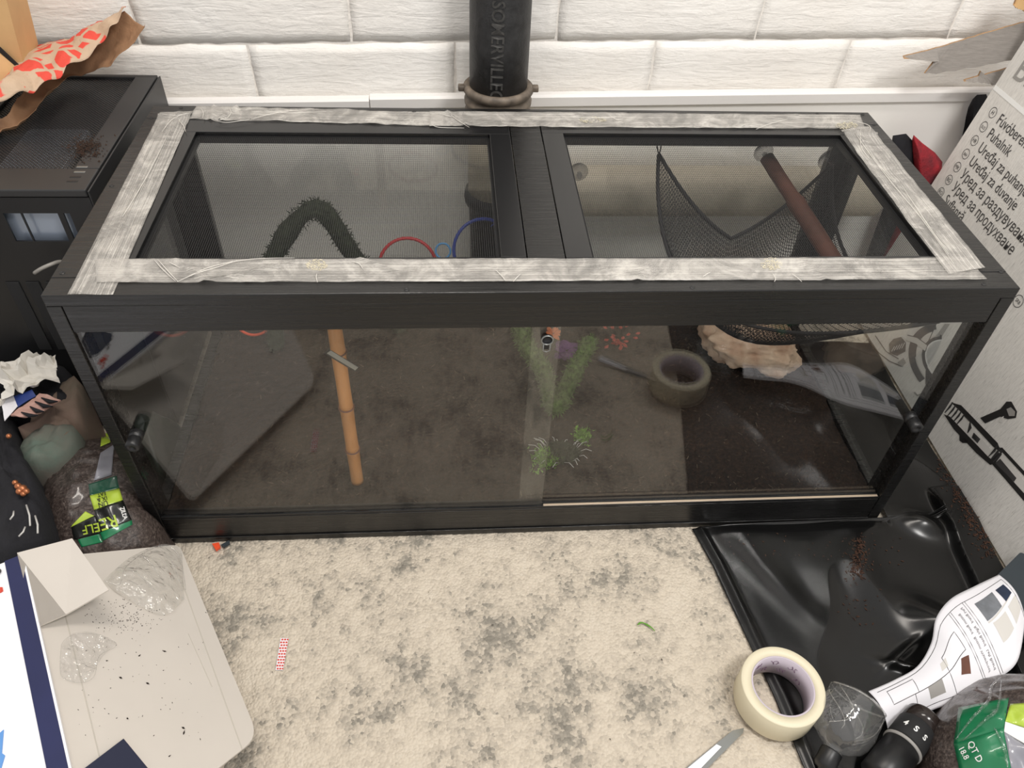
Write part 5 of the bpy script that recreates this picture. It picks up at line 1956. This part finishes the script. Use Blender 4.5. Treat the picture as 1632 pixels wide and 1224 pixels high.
# clear bottle lying on the sheet
bc = at(1352, 1145, 'z', 0.045)
nk = at(1318, 1212, 'z', 0.026)
axd = (nk - bc).normalized()
Mx = Matrix.Translation(bc) @ axd.to_track_quat('Z', 'Y').to_matrix().to_4x4()
bt = thing('clear_bottle', 'empty clear plastic bottle with black cap lying beside the tape roll', 'bottle', (bc.x, bc.y, 0.006))
prof = [(0.006, -0.034), (0.022, -0.037), (0.033, -0.034), (0.038, -0.026), (0.0385, -0.010), (0.0385, 0.010), (0.037, 0.024), (0.031, 0.035), (0.020, 0.043), (0.013, 0.047), (0.012, 0.056)]
mb = MB()
n = 40
vs, fs = [], []
for i, (r_, z) in enumerate(prof):
    for k in range(n):
        a = 2 * math.pi * k / n
        rr_ = r_ * (1 + 0.05 * math.cos(4 * a) + 0.03 * fbm(math.cos(a), math.sin(a), z * 30, 2.0, 2)) if i < 9 else r_
        vs.append(Mx @ Vector((rr_ * math.cos(a), rr_ * math.sin(a) * 0.95, z)))
for i in range(len(prof) - 1):
    for k in range(n):
        k2 = (k + 1) % n
        fs.append((i * n + k, i * n + k2, (i + 1) * n + k2, (i + 1) * n + k))
fs.append(tuple(range(n - 1, -1, -1)))
mesh_obj('bottle_body', vs, fs, M['bottle'], bt, True)
MB().lathe([(0.014, 0.050), (0.0145, 0.052), (0.0145, 0.072), (0.012, 0.076), (0.006, 0.078), (0.004, 0.095), (0.001, 0.095)], Mx, 28).out('cap', M['black_plastic'], bt, True)
wr = MB()
for k in range(5):
    a = random.uniform(0, 6.28)
    pts = []
    for i in range(9):
        t = i / 8
        aa = a + 0.8 * math.sin(t * 3 + k); z = lerp(-0.028, 0.026, t)
        pts.append(Mx @ Vector((0.0386 * math.cos(aa), 0.0366 * math.sin(aa), z)))
    wr.tube(pts, 0.0006, 5)
wr.out('moulded_rib', M['film_milky'], bt, True)
MB().tube([Mx @ Vector((0.0365 * math.cos(a) * (1 + 0.05 * math.cos(4 * a)), 0.0347 * math.sin(a) * (1 + 0.05 * math.cos(4 * a)), -0.0305)) for a in [i * math.pi / 20 for i in range(40)]], 0.0012, 6, closed=True).out('base_rim', M['film_milky'], bt, True)
MB().prism([Mx @ Vector((x, y, -0.0372)) for x, y in ((-0.001, -0.014), (0.001, -0.014), (0.001, 0.014), (-0.001, 0.014))], axd * -0.0006).out('base_seam', M['ink'], bt)

# black canister
k0 = at(1476, 1142, 'z', 0.040); k1 = at(1400, 1238, 'z', 0.036)
axd = (k1 - k0).normalized()
Lk = (k1 - k0).length
Mx = Matrix.Translation(k0) @ axd.to_track_quat('Z', 'Y').to_matrix().to_4x4()
kn = thing('black_canister', 'black canister with white numerals between bottle and substrate bag', 'canister', (k0.x, k0.y, 0.006))
R_ = 0.0255
MB().lathe([(0.0001, 0.0), (0.017, 0.0), (0.022, 0.001), (0.0245, 0.004), (0.0245, 0.024)], Mx, 40).out('glossy_end', M['can_brown'], kn, True)
MB().lathe([(0.0245, 0.024), (R_, 0.025), (R_, 0.058), (0.0245, 0.059), (0.023, 0.0595)], Mx, 40).out('grip_band', M['black_matte'], kn, True)
MB().lathe([(0.024, 0.060), (0.0262, 0.061), (0.0262, 0.064), (0.024, 0.065)], Mx, 40).out('rim_ring', M['ink_grey'], kn, True)
MB().lathe([(0.0245, 0.065), (0.0245, Lk), (0.020, Lk + 0.004), (0.0001, Lk + 0.004)], Mx, 40).out('barrel', M['black_plastic'], kn, True)
# numerals round the grip band, facing the viewer
Minv = Mx.inverted().to_3x3()
view_l = Minv @ (CAM - k0).normalized()
a_view = math.atan2(view_l.y, view_l.x)
for ch, da in (('4', -0.55), ('S', 0.0), ('S', 0.55)):
    vs, fs = text_mesh(ch, 0.0115, 0, 0.0003, 'CENTER')
    out = []
    for v in vs:
        a = a_view - da - v.x / R_
        out.append(Mx @ Vector(((R_ + 0.0004) * math.cos(a), (R_ + 0.0004) * math.sin(a), 0.046 - v.y)))
    mesh_obj('white_numeral', out, fs, M['white_ink'], kn)

# folded instruction sheet
top_px = [(1384, 1102), (1425, 1084), (1462, 1062), (1484, 1025), (1492, 985), (1515, 955), (1550, 936), (1592, 916)]
bot_px = [(1416, 1168), (1448, 1150), (1490, 1130), (1530, 1118), (1560, 1100), (1590, 1082), (1622, 1052), (1634, 985)]
zt_ = [0.030, 0.034, 0.042, 0.052, 0.062, 0.066, 0.066, 0.064]
zb_ = [0.016, 0.020, 0.030, 0.042, 0.052, 0.060, 0.070, 0.072]
tops = [at(*p, 'z', z) for p, z in zip(top_px, zt_)]
bots = [at(*p, 'z', z) for p, z in zip(bot_px, zb_)]


def man(u, v, off=0.0):
    p = lerp(catmull(tops, u), catmull(bots, u), v)
    p.z += 0.012 * math.sin(math.pi * v) + off
    return p


ins = thing('instruction_sheet', 'curled white instruction sheet with diagrams on the black sheet', 'paper', (1.2, -0.25, 0.006))
grid(lambda u, v: man(u, v), 60, 24, 'sheet', M['paper'], ins, True, 0.0004)


def man_poly(pts, mat, off=0.0007, name='printed_figure', sub=6):
    q4 = [Vector((*p, 0)) for p in pts]

    def fn(u, v):
        p = lerp(lerp(q4[0], q4[1], u), lerp(q4[3], q4[2], u), v)
        return man(p.x, p.y, off)
    return grid(fn, sub, sub, name, M[mat], ins, True)


def man_line(pts, w_=0.0005, mat='ink', name='printed_line'):
    fine_ = []
    for a, e in zip(pts, pts[1:]):
        for k in range(6):
            fine_.append(man(lerp(a[0], e[0], k / 6), lerp(a[1], e[1], k / 6), 0.0004))
    fine_.append(man(*pts[-1], 0.0004))
    MB().tube(fine_, w_, 4).out(name, M[mat], ins)


def man_text(s_, u0, v0, du, dv, size, mat='ink'):
    """text running along (du, dv) on the sheet"""
    vs, fs = text_mesh(s_, 1.0)
    wt = max(v.x for v in vs)
    out = []
    for v in vs:
        t = v.x / wt
        out.append(man(u0 + du * t + size * v.y * (-1.0), v0 + dv * t, 0.0007))
    mesh_obj('printed_text', out, fs, M[mat], ins)


# figures near the top right corner (u close to 1)
man_poly([(0.905, 0.20), (0.90, 0.44), (0.80, 0.45), (0.80, 0.20)], 'paper_grey')
man_poly([(0.955, 0.44), (0.955, 0.46), (0.80, 0.48), (0.80, 0.46)], 'ink_light')
man_poly([(0.965, 0.22), (0.97, 0.44), (0.925, 0.45), (0.92, 0.21)], 'photo_dark', 0.0008)
man_poly([(0.90, 0.52), (0.90, 0.76), (0.82, 0.74), (0.82, 0.50)], 'ink_light')
man_poly([(0.98, 0.52), (0.98, 0.78), (0.92, 0.78), (0.92, 0.52)], 'ink_light')
man_line([(0.98, 0.12), (0.985, 0.95)])
man_line([(0.98, 0.12), (0.78, 0.12), (0.56, 0.10), (0.30, 0.10), (0.04, 0.12)])
man_line([(0.765, 0.12), (0.755, 0.98)])
man_line([(0.75, 0.12), (0.74, 0.98)])
man_line([(0.66, 0.12), (0.64, 0.98)])
man_line([(0.645, 0.12), (0.625, 0.98)])
man_text('Part Board   Right Board   Left Board', 0.735, 0.16, -0.01, 0.75, 0.022)
man_text('Bottom Board   Bottom Waterproof', 0.70, 0.20, -0.01, 0.70, 0.022)
man_text('As any missing and damaged', 1.02, 0.10, 0.0, 0.6, 0.018)
for u0, v0, u1, v1 in ((0.42, 0.30, 0.60, 0.55), (0.20, 0.55, 0.42, 0.9), (0.08, 0.2, 0.22, 0.55)):
    man_line([(u0, v0), (u1, v0), (u1, v1), (u0, v1), (u0, v0)])
man_poly([(0.60, 0.62), (0.56, 0.80), (0.49, 0.72), (0.54, 0.58)], 'bark')
man_poly([(0.44, 0.35), (0.43, 0.47), (0.38, 0.46), (0.39, 0.34)], 'ink_light')
man_poly([(0.36, 0.55), (0.36, 0.80), (0.27, 0.80), (0.27, 0.55)], 'ink_grey')

# substrate bag at the lower right corner
b2c = at(1592, 1165, 'z', 0.07)


def bag2_h(x, y):
    dx, dy = x - b2c.x - 0.012, y - b2c.y + 0.02
    a = math.radians(35)
    u = (dx * math.cos(a) + dy * math.sin(a)) / 0.118
    v = (-dx * math.sin(a) + dy * math.cos(a)) / 0.088
    d = abs(u) ** 2.4 + abs(v) ** 2.4
    return 0.006 + 0.135 * max(0, 1 - d) ** 0.45 * (1 + 0.16 * fbm(x, y, 7, 14, 3))


b2 = thing('substrate_bag', 'clear bag of brown substrate with green label in the lower right corner', 'bag', (b2c.x, b2c.y, 0.005))
bag_body(lambda x, y: bag2_h(x, y) if bag2_h(x, y) > 0.012 else 0.0, b2c.x - 0.15, b2c.x + 0.17, b2c.y - 0.17, b2c.y + 0.12, 'bag_body', M['bagsoil'], b2, 90)
drape('printed_label', ((1528, 1128), (1608, 1112), (1600, 1160), (1520, 1185)), bag2_h, M['lab_green'], b2)
drape('printed_label', ((1520, 1185), (1600, 1160), (1612, 1228), (1532, 1240)), bag2_h, M['lab_green'], b2)
drape('printed_label', ((1610, 1122), (1650, 1120), (1650, 1165), (1602, 1150)), bag2_h, M['lab_lime'], b2, 0.002)
drape('printed_label', ((1602, 1150), (1650, 1166), (1650, 1196), (1600, 1166)), bag2_h, M['white_ink'], b2, 0.0018)
drape('printed_label', ((1600, 1166), (1650, 1198), (1650, 1230), (1612, 1228)), bag2_h, M['lab_grey'], b2, 0.0018)
drape_text('QT D', 15, (1541, 1184), math.radians(62), bag2_h, M['white_ink'], b2, 0.0035)
drape_text('18.8', 13, (1527, 1192), math.radians(62), bag2_h, M['white_ink'], b2, 0.0035)
for pl in ([(1523, 1178), (1550, 1145), (1575, 1118), (1580, 1095), (1595, 1080)], [(1535, 1180), (1570, 1148), (1590, 1130), (1596, 1085)], [(1606, 1224), (1600, 1190), (1585, 1160)]):
    MB().tube([on_height(*catmull([(*p, 0) for p in pl], i / 20)[:2], bag2_h, 0.004, 0.1) for i in range(21)], [0.0006 + 0.0016 * math.sin(math.pi * i / 20) for i in range(21)], 6).out('film_crease', M['film'], b2, True)

# slate coloured tub between the carton and the sheet
s0_ = at(1588, 918, 'z', 0.055)
mb = MB()
poly = [s0_, at(1632, 880, 'z', 0.055), at(1720, 930, 'z', 0.055), at(1660, 1010, 'z', 0.055), at(1630, 975, 'z', 0.055)]
poly = [Vector((min(p.x, 1.398 if i < 2 else 1.6), p.y, 0.012)) for i, p in enumerate(poly)]
mb.prism(rounded(poly, [0.004] * 5, 4), (0, 0, 0.044))
slt = mb.out('slate_tub', M['slate'], None)
tag(slt, 'dark slate plastic tub at the right edge behind the instruction sheet', 'tub')

# ------------------------------------------------------------------ bits on the rug
bl_ = thing('metal_blade', 'grey metal blade lying on the rug left of the tape roll', 'blade', (0.80, -0.38, 0))
q_ = [at(px, py, 'z', 0.004) for px, py in ((1088, 1228), (1168, 1164), (1186, 1160), (1184, 1168), (1112, 1240))]
MB().prism(q_, (0, 0, -0.0022)).out('blade', M['steel'], bl_)
q_ = [at(px, py, 'z', 0.0062) for px, py in ((1090, 1229), (1142, 1186), (1150, 1190), (1104, 1238))]
MB().prism(q_, (0, 0, -0.002)).out('spine', M['carton_gloss'], bl_)

q_ = [at(px, py, 'z', 0.0022) for px, py in ((447, 1017), (460, 1017), (451, 1068), (439, 1068))]
stp = thing('paper_strip', 'small red and white patterned paper strip on the rug', 'paper strip', base_of(q_))
MB().prism(q_, (0, 0, -0.0006)).out('strip', M['paper'], stp)
rd = MB()
for k in range(11):
    for j in range(3):
        t = (k + 0.25) / 11
        u = (j + (0.15 if k % 2 else 0.45)) / 3
        if u > 0.92: continue
        a = lerp(lerp(q_[0], q_[1], u), lerp(q_[3], q_[2], u), t)
        e = lerp(lerp(q_[0], q_[1], min(1, u + 0.24)), lerp(q_[3], q_[2], min(1, u + 0.24)), t)
        dn = (q_[3] - q_[0]) * 0.05
        rd.prism([a, e, e + dn, a + dn], (0, 0, 0.0003))
rd.out('red_dash', M['red_print'], stp)
p0 = at(345, 874, 'z', 0.004)
tag(MB().prism([at(px, py, 'z', 0.002) for px, py in ((339, 869), (350, 867), (352, 874), (345, 879))], (0, 0, 0.005)).out('orange_scrap', M['ring_orange']), 'small orange scrap on the rug at the terrarium front', 'scrap')
tag(MB().prism([at(px, py, 'z', 0.002) for px, py in ((353, 870), (366, 863), (367, 868), (357, 874))], (0, 0, 0.004)).out('grey_scrap', M['slate']), 'small grey scrap beside the orange scrap on the rug', 'scrap')
lf_pts = [at(px, py, 'z', 0.003) for px, py in ((1016, 996), (1022, 992), (1030, 995), (1038, 1000), (1044, 1006))]
tag(MB().tube([catmull(lf_pts, i / 10) for i in range(11)], [0.0006, 0.0012, 0.0016, 0.0012, 0.001, 0.0014, 0.0016, 0.0012, 0.001, 0.0008, 0.0004], 6).out('green_sprig', M['leaf_green'], None, True), 'tiny green plastic sprig on the rug', 'sprig')
pts = [at(random.uniform(310, 1100), random.uniform(880, 1215), 'z', 0.0012) for _ in range(30)] + [at(px, py, 'z', 0.0015) for px, py in ((434, 1071), (362, 990), (333, 889), (346, 892), (1165, 1095))]
crumbs('dark_crumbs', 'a few dark crumbs scattered over the rug', pts, 0.0011, M['crumb_dark'])

for o in list(sc.objects):
    if o.type == 'MESH' and o.parent is None and 'label' not in o and 'kind' not in o:
        print('UNTAGGED', o.name)
